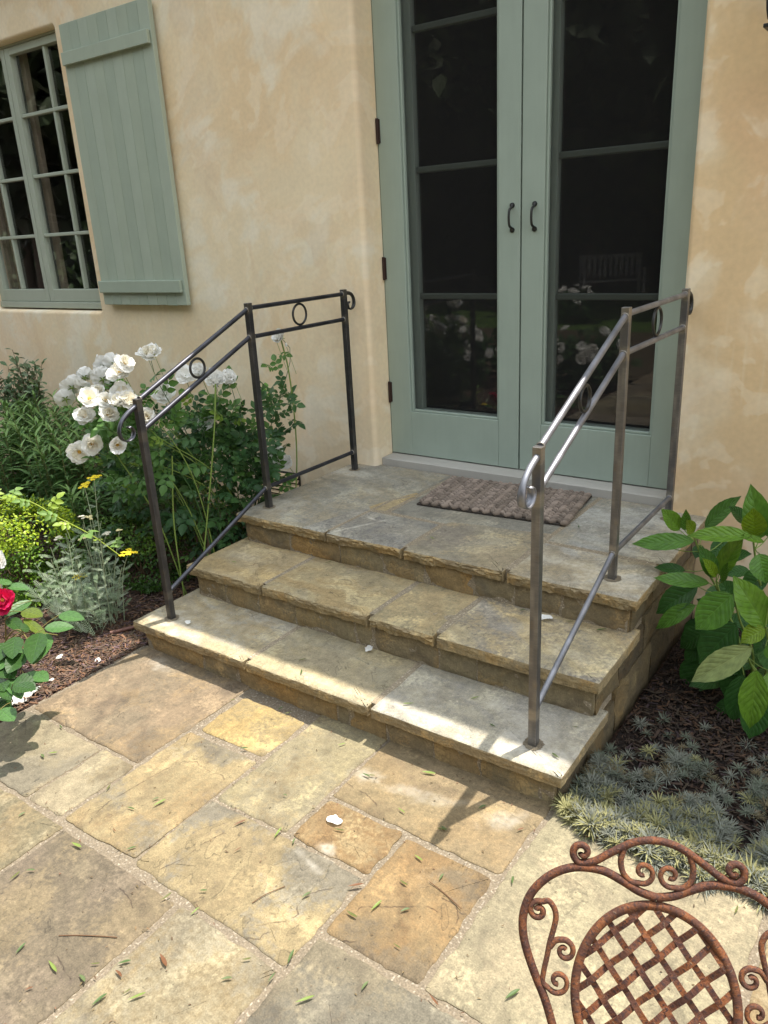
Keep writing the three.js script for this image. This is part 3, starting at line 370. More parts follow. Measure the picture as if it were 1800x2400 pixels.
// ---------------------------------------------------------------- house
const house = thing('house', 'stucco house wall in mottled cream and tan with sage green door, window and shutter', 'house');
const WX0 = -4.6, WX1 = 1.9, WY0 = -0.1, WY1 = 3.2;
const stuccoTex = paint(2048, 1040, (u, v) => {
  const x = lerp(WX0, WX1, u), y = lerp(WY0, WY1, v), wx = x + 0.12 * fbm(x * 2, y * 2, 3), wy = y + 0.12 * fbm(x * 2 + 30, y * 2, 3);
  const a = fbm(wx * 1.3, wy * 1.1 + 5, 4), b = fbm(wx * 2.9 + 20, wy * 2.2, 4), d = fbm(wx * 6 + 40, wy * 5, 4), fine = fbm(x * 45, y * 45, 3);
  const st = fbm((wx + wy * 0.6) * 3.2 + 9, (wy - wx * 0.6) * 13, 4), right = sstep(0.3, 0.9, x);
  let c = mix3([239, 220, 184], [234, 208, 167], sstep(-0.25, 0.4, a + 0.4 * d));
  c = mix3(c, [240, 231, 208], sstep(0.05, 0.45, b + 0.3 * st) * 0.7);
  c = mix3(c, [232, 212, 180], sstep(0.1, 0.5, fbm(wx * 1.9 + 70, wy * 1.6, 4)) * 0.5);
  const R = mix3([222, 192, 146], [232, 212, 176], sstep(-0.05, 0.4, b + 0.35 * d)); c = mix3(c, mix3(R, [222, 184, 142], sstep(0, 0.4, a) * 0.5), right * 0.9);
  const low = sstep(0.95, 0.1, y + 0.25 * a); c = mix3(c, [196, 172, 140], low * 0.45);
  const drip = sstep(0.25, 0.5, fbm(x * 22, y * 1.4, 3)) * sstep(1.35, 1.0, y) * sstep(0.5, 0.9, y); c = mix3(c, [236, 224, 196], drip * 0.25);
  const hard = sstep(0.10, 0.22, d + 0.35 * st + 0.3 * b); c = mix3(c, [244, 232, 208], hard * 0.3); const tanp = sstep(0.16, 0.28, fbm(wx * 4.4 + 130, wy * 4, 4)); c = mix3(c, [222, 194, 156], tanp * 0.22);
  // trowel arcs
  const tr = Math.abs(noise(wx * 4.5 + 3, wy * 3.1 + 8)); const ridge = sstep(0.12, 0.0, tr) * sstep(0.1, 0.45, noise(x * 2.7, y * 2.7 + 50)) * sstep(-0.1, 0.3, d);
  c = mix3(c, [244, 234, 212], ridge * 0.3);
  const k = 1 + 0.035 * fine + 0.03 * d;
  return [c[0] * k, c[1] * k, c[2] * k, 0.5 + 0.25 * b + 0.16 * st + 0.05 * ridge + 0.14 * d + 0.05 * fine];
}, THREE.MirroredRepeatWrapping);
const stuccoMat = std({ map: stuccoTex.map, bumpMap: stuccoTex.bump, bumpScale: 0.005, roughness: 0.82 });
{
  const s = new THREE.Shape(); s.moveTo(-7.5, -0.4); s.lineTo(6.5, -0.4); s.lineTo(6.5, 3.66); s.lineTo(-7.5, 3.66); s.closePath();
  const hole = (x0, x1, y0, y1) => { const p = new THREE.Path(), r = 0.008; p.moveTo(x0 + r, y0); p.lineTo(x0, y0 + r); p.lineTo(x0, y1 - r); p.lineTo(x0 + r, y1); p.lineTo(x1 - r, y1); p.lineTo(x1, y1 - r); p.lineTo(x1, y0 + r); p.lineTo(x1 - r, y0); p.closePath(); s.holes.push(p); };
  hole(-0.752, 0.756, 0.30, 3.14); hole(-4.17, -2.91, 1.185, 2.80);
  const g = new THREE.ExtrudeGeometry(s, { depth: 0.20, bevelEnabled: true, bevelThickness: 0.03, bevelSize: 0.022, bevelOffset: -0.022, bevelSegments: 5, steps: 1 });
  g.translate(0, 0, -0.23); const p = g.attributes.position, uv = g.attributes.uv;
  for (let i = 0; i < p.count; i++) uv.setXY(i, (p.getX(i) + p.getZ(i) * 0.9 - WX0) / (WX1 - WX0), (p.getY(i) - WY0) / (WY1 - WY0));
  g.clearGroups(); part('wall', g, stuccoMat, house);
}
const darkRoom = std({ color: rgb(0.035, 0.032, 0.03), roughness: 1 });
for (const [n, x0, x1, y0, y1] of [['room', -0.95, 0.95, 0.3, 3.3], ['room', -4.4, -2.7, 1.0, 3.0]]) {   // dark rooms behind the glass
  const gs = [boxAt(x0, x1, y0, y1, -2.6, -2.5, 0), boxAt(x0, x0 + 0.05, y0, y1, -2.5, -0.26, 0), boxAt(x1 - 0.05, x1, y0, y1, -2.5, -0.26, 0), boxAt(x0 + 0.05, x1 - 0.05, y0, y0 + 0.05, -2.5, -0.26, 0), boxAt(x0 + 0.05, x1 - 0.05, y1 - 0.05, y1, -2.5, -0.26, 0)];
  part(n, mergeGeometries(gs), darkRoom, house);
}
// roof with an overhanging eave above the frame
{
  const r = piece('roof', house), tile = std({ color: rgb(0.22, 0.11, 0.07), roughness: 0.9 }), trim = std({ color: rgb(0.30, 0.36, 0.29), roughness: 0.6 });
  const g = boxAt(-7.6, 6.6, -0.05, 0.05, -6, 0.0, 0); g.rotateX(0.36); g.translate(0, 3.60, 0.335); part('roof_deck', g, tile, r);
  part('fascia', boxAt(-7.6, 6.6, 3.42, 3.56, 0.315, 0.338, 0.003), trim, r);
  part('soffit', boxAt(-7.6, 6.6, 3.63, 3.655, 0.0, 0.30, 0), stuccoMat, r);
  part('back_wall', boxAt(-7.5, 6.5, -0.4, 5.6, -6.2, -6.0, 0), stuccoMat, house);
}
// paint on wood
const woodTex = paint(256, 512, (u, v) => { const g = fbm(u * 60, v * 5, 3), f = fbm(u * 9, v * 7, 3), k = 1 + 0.015 * g + 0.03 * f; return [250 * k, 250 * k, 250 * k, 0.5 + 0.3 * g]; });
const sageMat = std({ map: woodTex.map, bumpMap: woodTex.bump, bumpScale: 0.0012, color: srgb(160, 174, 161), roughness: 0.42 });
const shutterMats = [[166, 177, 158], [162, 174, 156], [169, 180, 162]].map((c) => std({ map: woodTex.map, bumpMap: woodTex.bump, bumpScale: 0.0012, color: srgb(...c), roughness: 0.5 }));
const sashMat = std({ map: woodTex.map, color: srgb(170, 178, 160), roughness: 0.45 });
const dimMat = std({ map: woodTex.map, color: srgb(132, 140, 126), roughness: 0.6 });
const dimmedMuntinMat = std({ map: woodTex.map, color: srgb(98, 108, 96), roughness: 0.6 });  // sage darkened to paint in the dimming behind the screen
const glassMat = new THREE.MeshPhysicalMaterial({ color: 0xffffff, transmission: 1, thickness: 0, roughness: 0, ior: 1.85 });
const screenMat = new THREE.MeshPhysicalMaterial({ color: rgb(0.03, 0.03, 0.029), roughness: 1, specularIntensity: 0.1, transparent: true, opacity: 0.28 });
const hingeMat = std({ color: rgb(0.045, 0.022, 0.016), metalness: 0.4, roughness: 0.6 });
const ironMat = std({ color: rgb(0.05, 0.05, 0.048), metalness: 0.7, roughness: 0.42 });
function doorLeaf(x0, x1, hx, hingeLeft) {
  const d = piece('door', house), zf = -0.149, zb = -0.185, y0 = 0.457, y1 = 3.125, oy0 = 0.69, oy1 = 3.0;
  const L = hingeLeft ? 0.127 : 0.107, R = hingeLeft ? 0.107 : 0.120, ox0 = x0 + L, ox1 = x1 - R;
  part('stile', boxAt(x0, ox0, y0, y1, zb, zf, 0.003), sageMat, d); part('stile', boxAt(ox1, x1, y0, y1, zb, zf, 0.003), sageMat, d);
  part('rail', boxAt(ox0, ox1, y0, oy0, zb, zf - 0.0008, 0.003), sageMat, d); part('rail', boxAt(ox0, ox1, oy1, y1, zb, zf - 0.0008, 0.003), sageMat, d);
  for (const [a, b, c, e] of [[ox0, ox0 + 0.012, oy0, oy1], [ox1 - 0.012, ox1, oy0, oy1], [ox0 + 0.012, ox1 - 0.012, oy0, oy0 + 0.012], [ox0 + 0.012, ox1 - 0.012, oy1 - 0.012, oy1]]) part('bead', boxAt(a, b, c, e, zb, zf - 0.009, 0.004), sageMat, d);
  part('screen', boxAt(ox0 + 0.012, ox1 - 0.012, oy0 + 0.012, oy1 - 0.012, -0.1745, -0.1735, 0), screenMat, d);
  // glazed door behind the screen
  const i0 = x0 + (hingeLeft ? 0.172 : 0.143), i1 = x1 - 0.122;
  part('stile', boxAt(x0 + 0.01, i0, y0, y1, -0.235, -0.196, 0.003), sageMat, d); part('stile', boxAt(i1, x1 - 0.01, y0, y1, -0.235, -0.196, 0.003), sageMat, d);
  part('rail', boxAt(i0, i1, y0, 0.70, -0.235, -0.197, 0.003), sageMat, d); part('rail', boxAt(i0, i1, 2.985, y1, -0.235, -0.197, 0.003), sageMat, d);
  const ys = [0.70, 1.269, 1.848, 2.43, 2.985];
  for (const y of ys.slice(1, 4)) part('muntin', boxAt(i0, i1, y - 0.014, y + 0.014, -0.229, -0.201, 0.006), dimmedMuntinMat, d);
  for (let k = 0; k < 4; k++) { const g = new THREE.PlaneGeometry(i1 - i0 - 0.002, ys[k + 1] - ys[k] - 0.03); g.translate((i0 + i1) / 2, (ys[k] + ys[k + 1]) / 2, -0.216); part('pane', g, glassMat, d); const g2 = g.clone(); g2.translate(0, 0, -0.008); part('pane', g2, glassMat, d); }
  // pull handle
  const fr = { o: V(hx, 0, zf), a: V(0, 0, 1), b: V(0, 1, 0), n: V(1, 0, 0) };
  part('handle', mergeGeometries([bar([[0.002, 1.668], [0.006, 1.664], [0.009, 1.655], [0.028, 1.645], [0.034, 1.628], [0.034, 1.595], [0.028, 1.578], [0.009, 1.568], [0.006, 1.559], [0.002, 1.555]], fr, 0.005, (t) => 0.0055 + 0.006 * Math.pow(Math.abs(2 * t - 1), 6), 40)].concat([1.6625, 1.5605].map((y) => { const g = new THREE.CylinderGeometry(0.0105, 0.0115, 0.005, 16); g.rotateX(Math.PI / 2); g.translate(hx, y, zf + 0.0025); return toIndexed(g); }))), ironMat, d);
  for (const y of [2.03, 1.408, 0.786, 2.75]) {
    const s = hingeLeft ? -1 : 1, hxm = hingeLeft ? x0 + 0.003 : x1 - 0.003;
    part('hinge', mergeGeometries([boxAt(hxm - 0.011, hxm + 0.011, y - 0.052, y + 0.052, zf - 0.004, zf + 0.006, 0.002), toIndexed(rod([hxm, y - 0.055, zf + 0.008], [hxm, y + 0.055, zf + 0.008], 0.0065))].map(toIndexed)), hingeMat, d);
  }
}
function toIndexed(g) { const o = g.index ? g.clone() : (() => { const c = g.clone(); c.setIndex([...Array(c.attributes.position.count).keys()]); return c; })(); for (const k of Object.keys(o.attributes)) if (!['position', 'normal', 'uv'].includes(k)) o.deleteAttribute(k); o.clearGroups(); return o; }
doorLeaf(-0.746, -0.0035, -0.0415, true);
doorLeaf(0.0035, 0.748, 0.0655, false);
{ // door frame behind and sill of pale stone
  const f = piece('door_frame', house);
  part('jamb', boxAt(-0.752, -0.7475, 0.42, 3.14, -0.25, -0.152, 0), dimMat, f); part('jamb', boxAt(0.7495, 0.756, 0.42, 3.14, -0.25, -0.152, 0), dimMat, f); part('head', boxAt(-0.747, 0.749, 3.128, 3.14, -0.25, -0.152, 0), dimMat, f);
  const q = rect(-0.75, -0.3, 0.754, -0.05), g = slabGeo(q, 0.452, 0.05, 77, { x0: -0.96, z0: -0.4, w: 1.92, h: 1 }, { r: 0.006, wob: 0.0012, relief: 0.0008 });
  const sill = std({ map: woodTex.map, bumpMap: landTex.bump, bumpScale: 0.003, roughness: 0.8, color: rgb(0.44, 0.42, 0.375) }), sillSide = sill;
  part('door_sill', g, [sill, sillSide], house);
}
{ // casement window
  const w = piece('window', house), Z = -0.052;
  part('frame', boxAt(-4.16, -2.915, 1.196, 1.238, -0.12, Z + 0.012, 0.004), sashMat, w); part('frame', boxAt(-4.16, -2.915, 2.785, 2.80, -0.12, Z - 0.004, 0.003), sashMat, w);
  part('frame', boxAt(-4.17, -4.155, 1.238, 2.785, -0.12, Z - 0.004, 0.003), sashMat, w); part('frame', boxAt(-2.922, -2.91, 1.238, 2.785, -0.12, Z - 0.004, 0.003), sashMat, w);
  for (const [a, b, mv] of [[-4.153, -3.538, -3.878], [-3.532, -2.923, -3.128]]) {
    const s = piece('sash', w), st = 0.052, ga = a + st, gb = Math.min(b - 0.04, b), y0 = 1.24, y1 = 2.783, g0 = 1.322, g1 = 2.74;
    part('sash_frame', mergeGeometries([boxAt(a, ga, y0, y1, -0.1, Z, 0.004), boxAt(gb, b, y0, y1, -0.1, Z, 0.004), boxAt(ga, gb, y0, g0, -0.1, Z - 0.0006, 0.004), boxAt(ga, gb, g1, y1, -0.1, Z - 0.0006, 0.004)].map(toIndexed)), sashMat, s);
    for (const y of [1.672, 2.036, 2.395]) part('muntin', boxAt(ga, gb, y - 0.011, y + 0.011, -0.092, Z - 0.008, 0.005), sashMat, s);
    for (let k = 0; k < 4; k++) { const yy = [g0, 1.672, 2.036, 2.395, g1]; part('muntin', boxAt(mv - 0.011, mv + 0.011, yy[k] + (k ? 0.0115 : 0), yy[k + 1] - (k < 3 ? 0.0115 : 0), -0.092, Z - 0.0085, 0.005), sashMat, s);
      for (const [p, q] of [[ga, mv - 0.011], [mv + 0.011, gb]]) { const g = new THREE.PlaneGeometry(q - p, yy[k + 1] - yy[k]); g.translate((p + q) / 2, (yy[k] + yy[k + 1]) / 2, -0.078); part('pane', g, glassMat, s); const g2 = g.clone(); g2.translate(0, 0, -0.008); part('pane', g2, glassMat, s); } }
  }
  const post = std({ color: rgb(0.28, 0.23, 0.16), roughness: 0.7 });
  part('mullion', boxAt(-3.505, -3.455, 1.2, 2.8, -0.165, -0.13, 0.004), post, w); part('mullion', boxAt(-4.13, -4.08, 1.2, 2.8, -0.165, -0.13, 0.004), post, w);
}
{ // board shutter with two battens
  const s = piece('shutter', house), x0 = -2.785, n = 9, bw = 0.0858;
  for (let i = 0; i < n; i++) part('board', boxAt(x0 + i * bw + 0.0008, x0 + (i + 1) * bw - 0.0008, 1.235 + 0.002 * hash(i, 4), 2.775, 0.018, 0.05 + 0.0012 * (hash(i, 9) - 0.5), 0.0035), shutterMats[i % 3], s);
  part('batten', boxAt(-2.775, -2.022, 2.565, 2.632, 0.0515, 0.074, 0.004), shutterMats[0], s); part('batten', boxAt(-2.785, -2.030, 1.309, 1.380, 0.0515, 0.074, 0.004), shutterMats[1], s);
  for (const y of [1.6, 2.4]) part('hanger', boxAt(-2.6, -2.2, y - 0.01, y + 0.01, 0.0005, 0.0175, 0), hingeMat, s);
}
{ // louvred vent low on the wall behind the roses
  const v = piece('vent', house), m = std({ color: srgb(196, 172, 136), roughness: 0.8 });
  part('vent_dark_backing', boxAt(-1.66, -1.30, 0.07, 0.30, 0.001, 0.008, 0.001), std({ color: rgb(0.03, 0.027, 0.022), roughness: 0.9 }), v);  // near-black plate painting in the dark behind the slats
  for (let i = 0; i < 8; i++) { const g = boxAt(-0.175, 0.175, -0.010, 0.010, -0.002, 0.002, 0.001); g.rotateX(-0.6); g.translate(-1.48, 0.088 + i * 0.0275, 0.016); part('slat', g, m, v); }
}
{ // wall lantern at the edge of the picture
  const l = thing('wall_lantern', 'black iron wall lantern on the stucco right of the door', 'wall lantern', [1.06, 2.10, 0]);
  part('back_plate', boxAt(-0.05, 0.05, 0.12, 0.42, 0.001, 0.012, 0.003), ironMat, l); part('arm', tube([[0, 0.34, 0.012], [0, 0.40, 0.06], [0, 0.43, 0.11], [0, 0.40, 0.135]], 0.007, 16, 8), ironMat, l);
  for (const [sx, sz] of [[-1, -1], [1, -1], [-1, 1], [1, 1]]) part('cage_bar', tube([[sx * 0.055, 0.30, 0.14 + sz * 0.055], [sx * 0.066, 0.16, 0.14 + sz * 0.066], [sx * 0.055, 0.04, 0.14 + sz * 0.055], [sx * 0.03, 0.015, 0.14 + sz * 0.03]], 0.005, 12, 6), ironMat, l);
  part('cage_base', boxAt(-0.07, 0.07, 0.02, 0.032, 0.07, 0.21, 0.003), ironMat, l); const roof = new THREE.ConeGeometry(0.105, 0.10, 4); roof.rotateY(Math.PI / 4); roof.translate(0, 0.35, 0.14); part('lantern_roof', roof, ironMat, l);
  const gl = new THREE.CylinderGeometry(0.045, 0.045, 0.24, 16, 1, true); gl.translate(0, 0.165, 0.14); part('glass', gl, new THREE.MeshPhysicalMaterial({ color: rgb(0.9, 0.85, 0.7), transmission: 1, thickness: 0, roughness: 0.4 }), l);
}

// ---------------------------------------------------------------- handrails
const steelTex = paint(128, 1024, (u, v) => {                                               // v: 1 m of post, mill scale with ground-bright patches at the welds
  const y = v, x = u, s = fbm(x * 26, y * 4, 3), m = fbm(x * 5 + 20, y * 9, 4), sp = noise(x * 60, y * 300); let c = mix3([100, 100, 102], [128, 126, 124], sstep(-0.3, 0.4, m + 0.6 * s)); c = mix3(c, [118, 108, 96], sstep(0.1, 0.5, fbm(x * 9 + 60, y * 16, 4)) * 0.4);
  let w = 0; for (const [a, b] of [[0.09, 0.12], [0.755, 0.79], [0.875, 0.93]]) w = Math.max(w, sstep(a - 0.012, a + 0.006, y + 0.014 * s + 0.01 * m) * sstep(b + 0.012, b - 0.006, y + 0.014 * s)); 
  c = mix3(c, mix3([206, 196, 174], [160, 142, 112], sstep(-0.2, 0.4, s + m)), w * 0.34); const k = 1 + 0.06 * sp; return [c[0] * k, c[1] * k, c[2] * k, 0.5 + 0.2 * s + 0.2 * m];
});
const postMat = std({ map: steelTex.map, metalness: 0.8, roughness: 0.42, bumpMap: steelTex.bump, bumpScale: 0.0006 });
const barTex = paint(64, 512, (u, v) => { const m = fbm(u * 4, v * 14, 4), s = fbm(u * 20, v * 3, 3), k = 1 + 0.25 * m + 0.12 * s; return [112 * k, 113 * k, 118 * k, 0.5 + 0.2 * s]; });
const railMats = [std({ map: barTex.map, metalness: 0.85, roughness: 0.42, color: rgb(0.5, 0.5, 0.53) }), std({ map: barTex.map, metalness: 0.85, roughness: 0.5, color: rgb(1.6, 1.6, 1.6) })], postMats = [postMat.clone(), postMat.clone()]; postMats[0].color.setRGB(0.55, 0.55, 0.56); postMats[1].color.setRGB(1.1, 1.1, 1.1);
const weldMat = std({ color: srgb(150, 144, 134), metalness: 0.85, roughness: 0.4 });
function handrail(x, label, which) {
  const railMat = railMats[which], postMat = postMats[which];
  const t = thing('handrail', label, 'handrail', [x, 0, 0], 'handrails beside the steps'), zf = 1.3824, zm = 0.7536, zb = 0.0969, hw = 0.0128, r = 0.0096;
  const postGeo = (y0, y1, z) => { const g = boxAt(-hw, hw, 0, y1 - y0, -hw, hw, 0.0018); g.translate(0, y0, z); return g; };
  part('post', postGeo(H1, 1.043, zf), postMat, t); part('post', postGeo(H3, 1.328, zm), postMat, t); part('post', postGeo(H3, 1.328, zb), postMat, t);
  const R = (y0, z0, y1, z1) => part('rail', rod([0, y0, z0], [0, y1, z1], r), railMat, t);
  R(1.307, zm - hw, 1.307, zb + hw); R(1.187, zm - hw, 1.187, zb + hw); R(0.511, zm - hw, 0.511, zb + hw);
  const sl = (y) => [y, zm + hw, y - 0.4323 * (zf - zm - 2 * hw), zf - hw];
  R(...sl(1.300)); R(...sl(1.186)); R(...sl(0.508));
  const ring = (y, z, rad) => { const g = new THREE.TorusGeometry(rad - 0.0048, 0.0052, 10, 40); g.rotateY(Math.PI / 2); g.translate(0, y, z); part('ring', g, ironMat, t); };
  ring(1.247, 0.43, 0.0505); ring(1.1065, 1.072, 0.0425);
  const fr = { o: V(0, 0, 0), a: V(0, 0, 1), b: V(0, 1, 0), n: V(1, 0, 0) };
  part('scroll', bar([[1.393, 1.016], [1.43, 0.999], [1.466, 0.972], [1.482, 0.938], [1.474, 0.908], [1.451, 0.897], [1.428, 0.906], [1.419, 0.928], [1.431, 0.947], [1.441, 0.945]], fr, (q) => lerp(0.0095, 0.0032, sstep(0.12, 0.55, q)), (q) => lerp(0.0095, 0.0135, sstep(0.3, 0.6, q)), 60, 0), railMat, t);
  part('scroll', bar([[0.088, 1.308], [0.058, 1.308], [0.032, 1.297], [0.018, 1.272], [0.023, 1.244], [0.045, 1.23], [0.066, 1.238], [0.07, 1.257], [0.058, 1.266]], fr, (q) => lerp(0.0095, 0.0038, sstep(0.12, 0.6, q)), (q) => lerp(0.0095, 0.0108, sstep(0.3, 0.6, q)), 60, 0), ironMat, t);
  const bead = (y, z, tilt) => { const g = new THREE.TorusGeometry(r + 0.001, 0.0028, 6, 14); g.rotateX(tilt); g.translate(0, y, z); return g; };
  part('weld', mergeGeometries([bead(1.307, zm - hw, 0), bead(1.187, zm - hw, 0), bead(0.511, zm - hw, 0), bead(1.307, zb + hw, 0), bead(1.187, zb + hw, 0), bead(0.511, zb + hw, 0), bead(1.300, zm + hw, 0.2), bead(1.186, zm + hw, 0.2), bead(0.508, zm + hw, 0.2), bead(sl(1.3)[2], zf - hw, 0.2), bead(sl(1.186)[2], zf - hw, 0.2), bead(sl(0.508)[2], zf - hw, 0.2)]), weldMat, t).userData.kind = 'stuff';
  for (const [y, z] of [[H1, zf], [H3, zm], [H3, zb]]) { const g = new THREE.CircleGeometry(0.031, 28), p = g.attributes.position; for (let i = 1; i < p.count; i++) { const s = 1 + 0.18 * noise(i * 0.7 + x * 5, z * 9); p.setXY(i, p.getX(i) * s, p.getY(i) * s); } g.rotateX(-Math.PI / 2); g.translate(0, y + 0.002, z); part('grout_collar', g, groutMat, t); }
}
handrail(-0.8231, 'black steel handrail on the side of the steps by the white roses', 0);
handrail(0.792, 'bare steel handrail with bronze tinted posts beside the broad leaved shrub', 1);

// ---------------------------------------------------------------- door mat of plaited rope
{
  const m = thing('door_mat', 'grey brown plaited rope door mat lying on the landing before the door', 'door mat', [0.097, H3 + 0.003, 0.198]); m.rotation.y = 0.075;
  const W = 0.69, D = 0.41, rows = 14, per = 16, mats = [[142, 127, 114], [134, 120, 107], [149, 134, 121]].map((c) => std({ color: srgb(...c), roughness: 0.95, vertexColors: true }));
  const strand = new THREE.SphereGeometry(1, 8, 6);
  for (let i = 0; i < rows; i++) {
    const x = (i + 0.5) / rows * W - W / 2, gs = [];
    for (let k = 0; k < per; k++) for (const s of [-1, 1]) {
      const g = strand.clone(); g.scale(0.0195, 0.012, 0.0082); g.rotateY(s * 0.62); g.rotateZ(-s * 0.12); g.translate(x + s * 0.0135 + rr(-0.0008, 0.0008) + 0.02 * ((k / per) - 0.5), 0.012 + rr(-0.001, 0.001), (k + 0.5 + (s > 0 ? 0.5 : 0)) / (per + 0.5) * D - D / 2); const tone = rr(0.62, 1.12), col = new Float32Array(g.attributes.position.count * 3).fill(tone); g.setAttribute('color', new THREE.BufferAttribute(col, 3)); gs.push(g);
    }
    part('rope_plait', mergeGeometries(gs), mats[i % 3], m);
  }
  part('mat_base', boxAt(-W / 2 + 0.005, W / 2 - 0.005, 0, 0.006, -D / 2 + 0.005, D / 2 - 0.005, 0), std({ color: srgb(60, 53, 47), roughness: 1 }), m);
}

// ---------------------------------------------------------------- rusty iron chair
{
  const rustTex = paint(256, 512, (u, v) => {
    const x = u * 4, y = v * 8, a = 0.6 * fbm(x * 1.5, y * 1.5, 4) + 0.8 * noise(x * 0.5 + 3, y * 0.5), b = fbm(x * 5, y * 5, 4), f = noise(x * 30, y * 30); let c = mix3([92, 58, 42], [138, 84, 46], sstep(-0.3, 0.4, a)); c = mix3(c, [64, 46, 44], sstep(0.0, 0.4, b) * 0.8);
    c = mix3(c, [160, 104, 62], sstep(0.25, 0.5, fbm(x * 3 + 50, y * 3, 4)) * 0.6); c = mix3(c, [140, 128, 104], sstep(0.3, 0.5, fbm(x * 4 + 90, y * 4, 4)) * 0.5); const k = 1 + 0.16 * f; return [c[0] * k, c[1] * k, c[2] * k, 0.5 + 0.3 * b + 0.2 * f];
  });
  rustTex.map.repeat.set(8, 8); rustTex.bump.repeat.set(8, 8);
  const rust = std({ map: rustTex.map, bumpMap: rustTex.bump, bumpScale: 0.0016, roughness: 0.8, metalness: 0.15, color: rgb(0.86, 0.84, 0.86) }), rustDark = std({ map: rustTex.map, bumpMap: rustTex.bump, bumpScale: 0.0016, roughness: 0.72, metalness: 0.25, color: rgb(0.72, 0.68, 0.74) });
  const O = V(1.4139, 0.7574, 2.3807), th = 0.3812, L = -0.5016, a = V(Math.cos(th), 0, -Math.sin(th)), n = V(-Math.sin(th), 0, -Math.cos(th)), up = V(0, Math.cos(L), 0).addScaledVector(n, -Math.sin(L));
  const base = V(O.x - n.x * 0.30, 0, O.z - n.z * 0.30), t = thing('iron_chair', 'rusty wrought iron garden chair with scrolled crest and oval lattice back', 'chair', base.toArray());
  const nn = a.clone().cross(up), fr = { o: O.clone().sub(base), a, b: up, n: nn }, mir = (p) => p.map((q) => [-q[0], q[1]]);
  const left = [[0, 0.0045], [-0.0207, 0.0093], [-0.0411, 0.019], [-0.0645, 0.0283], [-0.088, 0.03], [-0.1038, 0.028], [-0.1234, 0.0206], [-0.1429, 0.0063], [-0.1583, -0.0132], [-0.1664, -0.0376], [-0.1666, -0.0588], [-0.1618, -0.0791], [-0.1486, -0.1112], [-0.1358, -0.1373], [-0.1249, -0.167], [-0.113, -0.205], [-0.104, -0.25], [-0.10, -0.30]];
  part('back_frame', bar(left, fr, 0.0056, 0.0056, 110), rustDark, t); part('back_frame', bar(mir(left), fr, 0.0056, 0.0056, 110), rustDark, t);
  const curl = (cx, cy, r0, a0, turns, dir) => { const o = []; for (let i = 0; i <= 14; i++) { const q = i / 14, r = r0 * (1 - 0.80 * q), an = a0 + dir * turns * 2 * Math.PI * q; o.push([cx + r * Math.cos(an), cy + r * Math.sin(an)]); } return o; };
  // crest: one bar over the top with a curl at each end
  const crestL = [...curl(-0.0935, 0.0485, 0.0135, -1.75, 1.15, -1).reverse(), [-0.0784, 0.039], [-0.0611, 0.0499], [-0.042, 0.0619], [-0.0267, 0.0696], [-0.0115, 0.0734], [0, 0.0742]];
  part('crest', bar([...crestL, ...mir(crestL).reverse().slice(1)], fr, (q) => 0.0050 - 0.0014 * Math.pow(Math.abs(2 * q - 1), 8), 0.0056, 150), rustDark, t);
  const C = [[-0.0405, 0.0605], [-0.0445, 0.0443], [-0.0413, 0.0295], [-0.0315, 0.0203], ...curl(-0.0165, 0.0335, 0.0148, -1.9, 1.1, 1)];
  const S = [...curl(-0.1475, -0.032, 0.0128, 1.2, 1.25, 1).reverse(), [-0.135, -0.0180], [-0.1275, -0.0255], [-0.1245, -0.0355], [-0.1269, -0.0511], [-0.1313, -0.0688], [-0.1346, -0.0883], [-0.1379, -0.1058], [-0.1384, -0.119], ...curl(-0.1195, -0.1145, 0.0158, -2.5, 1.15, 1)];
  const B = [[-0.1311, -0.0745], [-0.1245, -0.0659], ...curl(-0.1125, -0.0765, 0.0138, 1.9, 1.15, -1)];
  for (const [p, s] of [[C, 90], [S, 140], [B, 70]]) { part('scroll', bar(p, fr, (q) => 0.0041 - 0.001 * q, 0.0047, s), rust, t); part('scroll', bar(mir(p), fr, (q) => 0.0041 - 0.001 * q, 0.0047, s), rust, t); }
  const AX = 0.0978, BY = 0.1145, CY = -0.12, oval = []; for (let i = 0; i <= 64; i++) { const q = i / 64 * 2 * Math.PI; oval.push([AX * Math.sin(q), CY + BY * Math.cos(q)]); }
  part('oval_ring', bar(oval, fr, 0.0058, 0.0035, 160, 1), rust, t);
  const strip = (p, d, k, w) => {                                                           // clipped to the oval, weaving over and under
    const f = (s) => Math.pow((p[0] + d[0] * s) / AX, 2) + Math.pow((p[1] + d[1] * s - CY) / BY, 2) - 1; let s0 = null, s1 = null; for (let s = -0.35; s <= 0.35; s += 0.002) if (f(s) < 0) { if (s0 === null) s0 = s; s1 = s; }
    if (s0 === null || s1 - s0 < 0.03) return; const pos = [], idx = [], uv = [], m = Math.ceil((s1 - s0) / 0.007), e = [-d[1], d[0]];
    for (let i = 0; i <= m; i++) { const s = lerp(s0, s1, i / m), wv = 0.0022 * Math.sin(s / 0.0285 * Math.PI + k * Math.PI), x = p[0] + d[0] * s, y = p[1] + d[1] * s;
      for (const [o, h] of [[-w, -0.0012], [w, -0.0012], [w, 0.0012], [-w, 0.0012]]) { const v = fr.o.clone().addScaledVector(a, x + e[0] * o).addScaledVector(up, y + e[1] * o).addScaledVector(nn, wv + h); pos.push(v.x, v.y, v.z); uv.push(o + k * 0.013, s); }
      if (i < m) for (let j = 0; j < 4; j++) { const A = i * 4 + j, Bq = i * 4 + (j + 1) % 4; idx.push(A, Bq, A + 4, Bq, Bq + 4, A + 4); } }
    let g = new THREE.BufferGeometry(); g.setAttribute('position', new THREE.Float32BufferAttribute(pos, 3)); g.setAttribute('uv', new THREE.Float32BufferAttribute(uv, 2)); g.setIndex(idx); g = g.toNonIndexed(); g.computeVertexNormals(); part('lattice_strip', g, k % 2 ? rust : rustDark, t);
  };
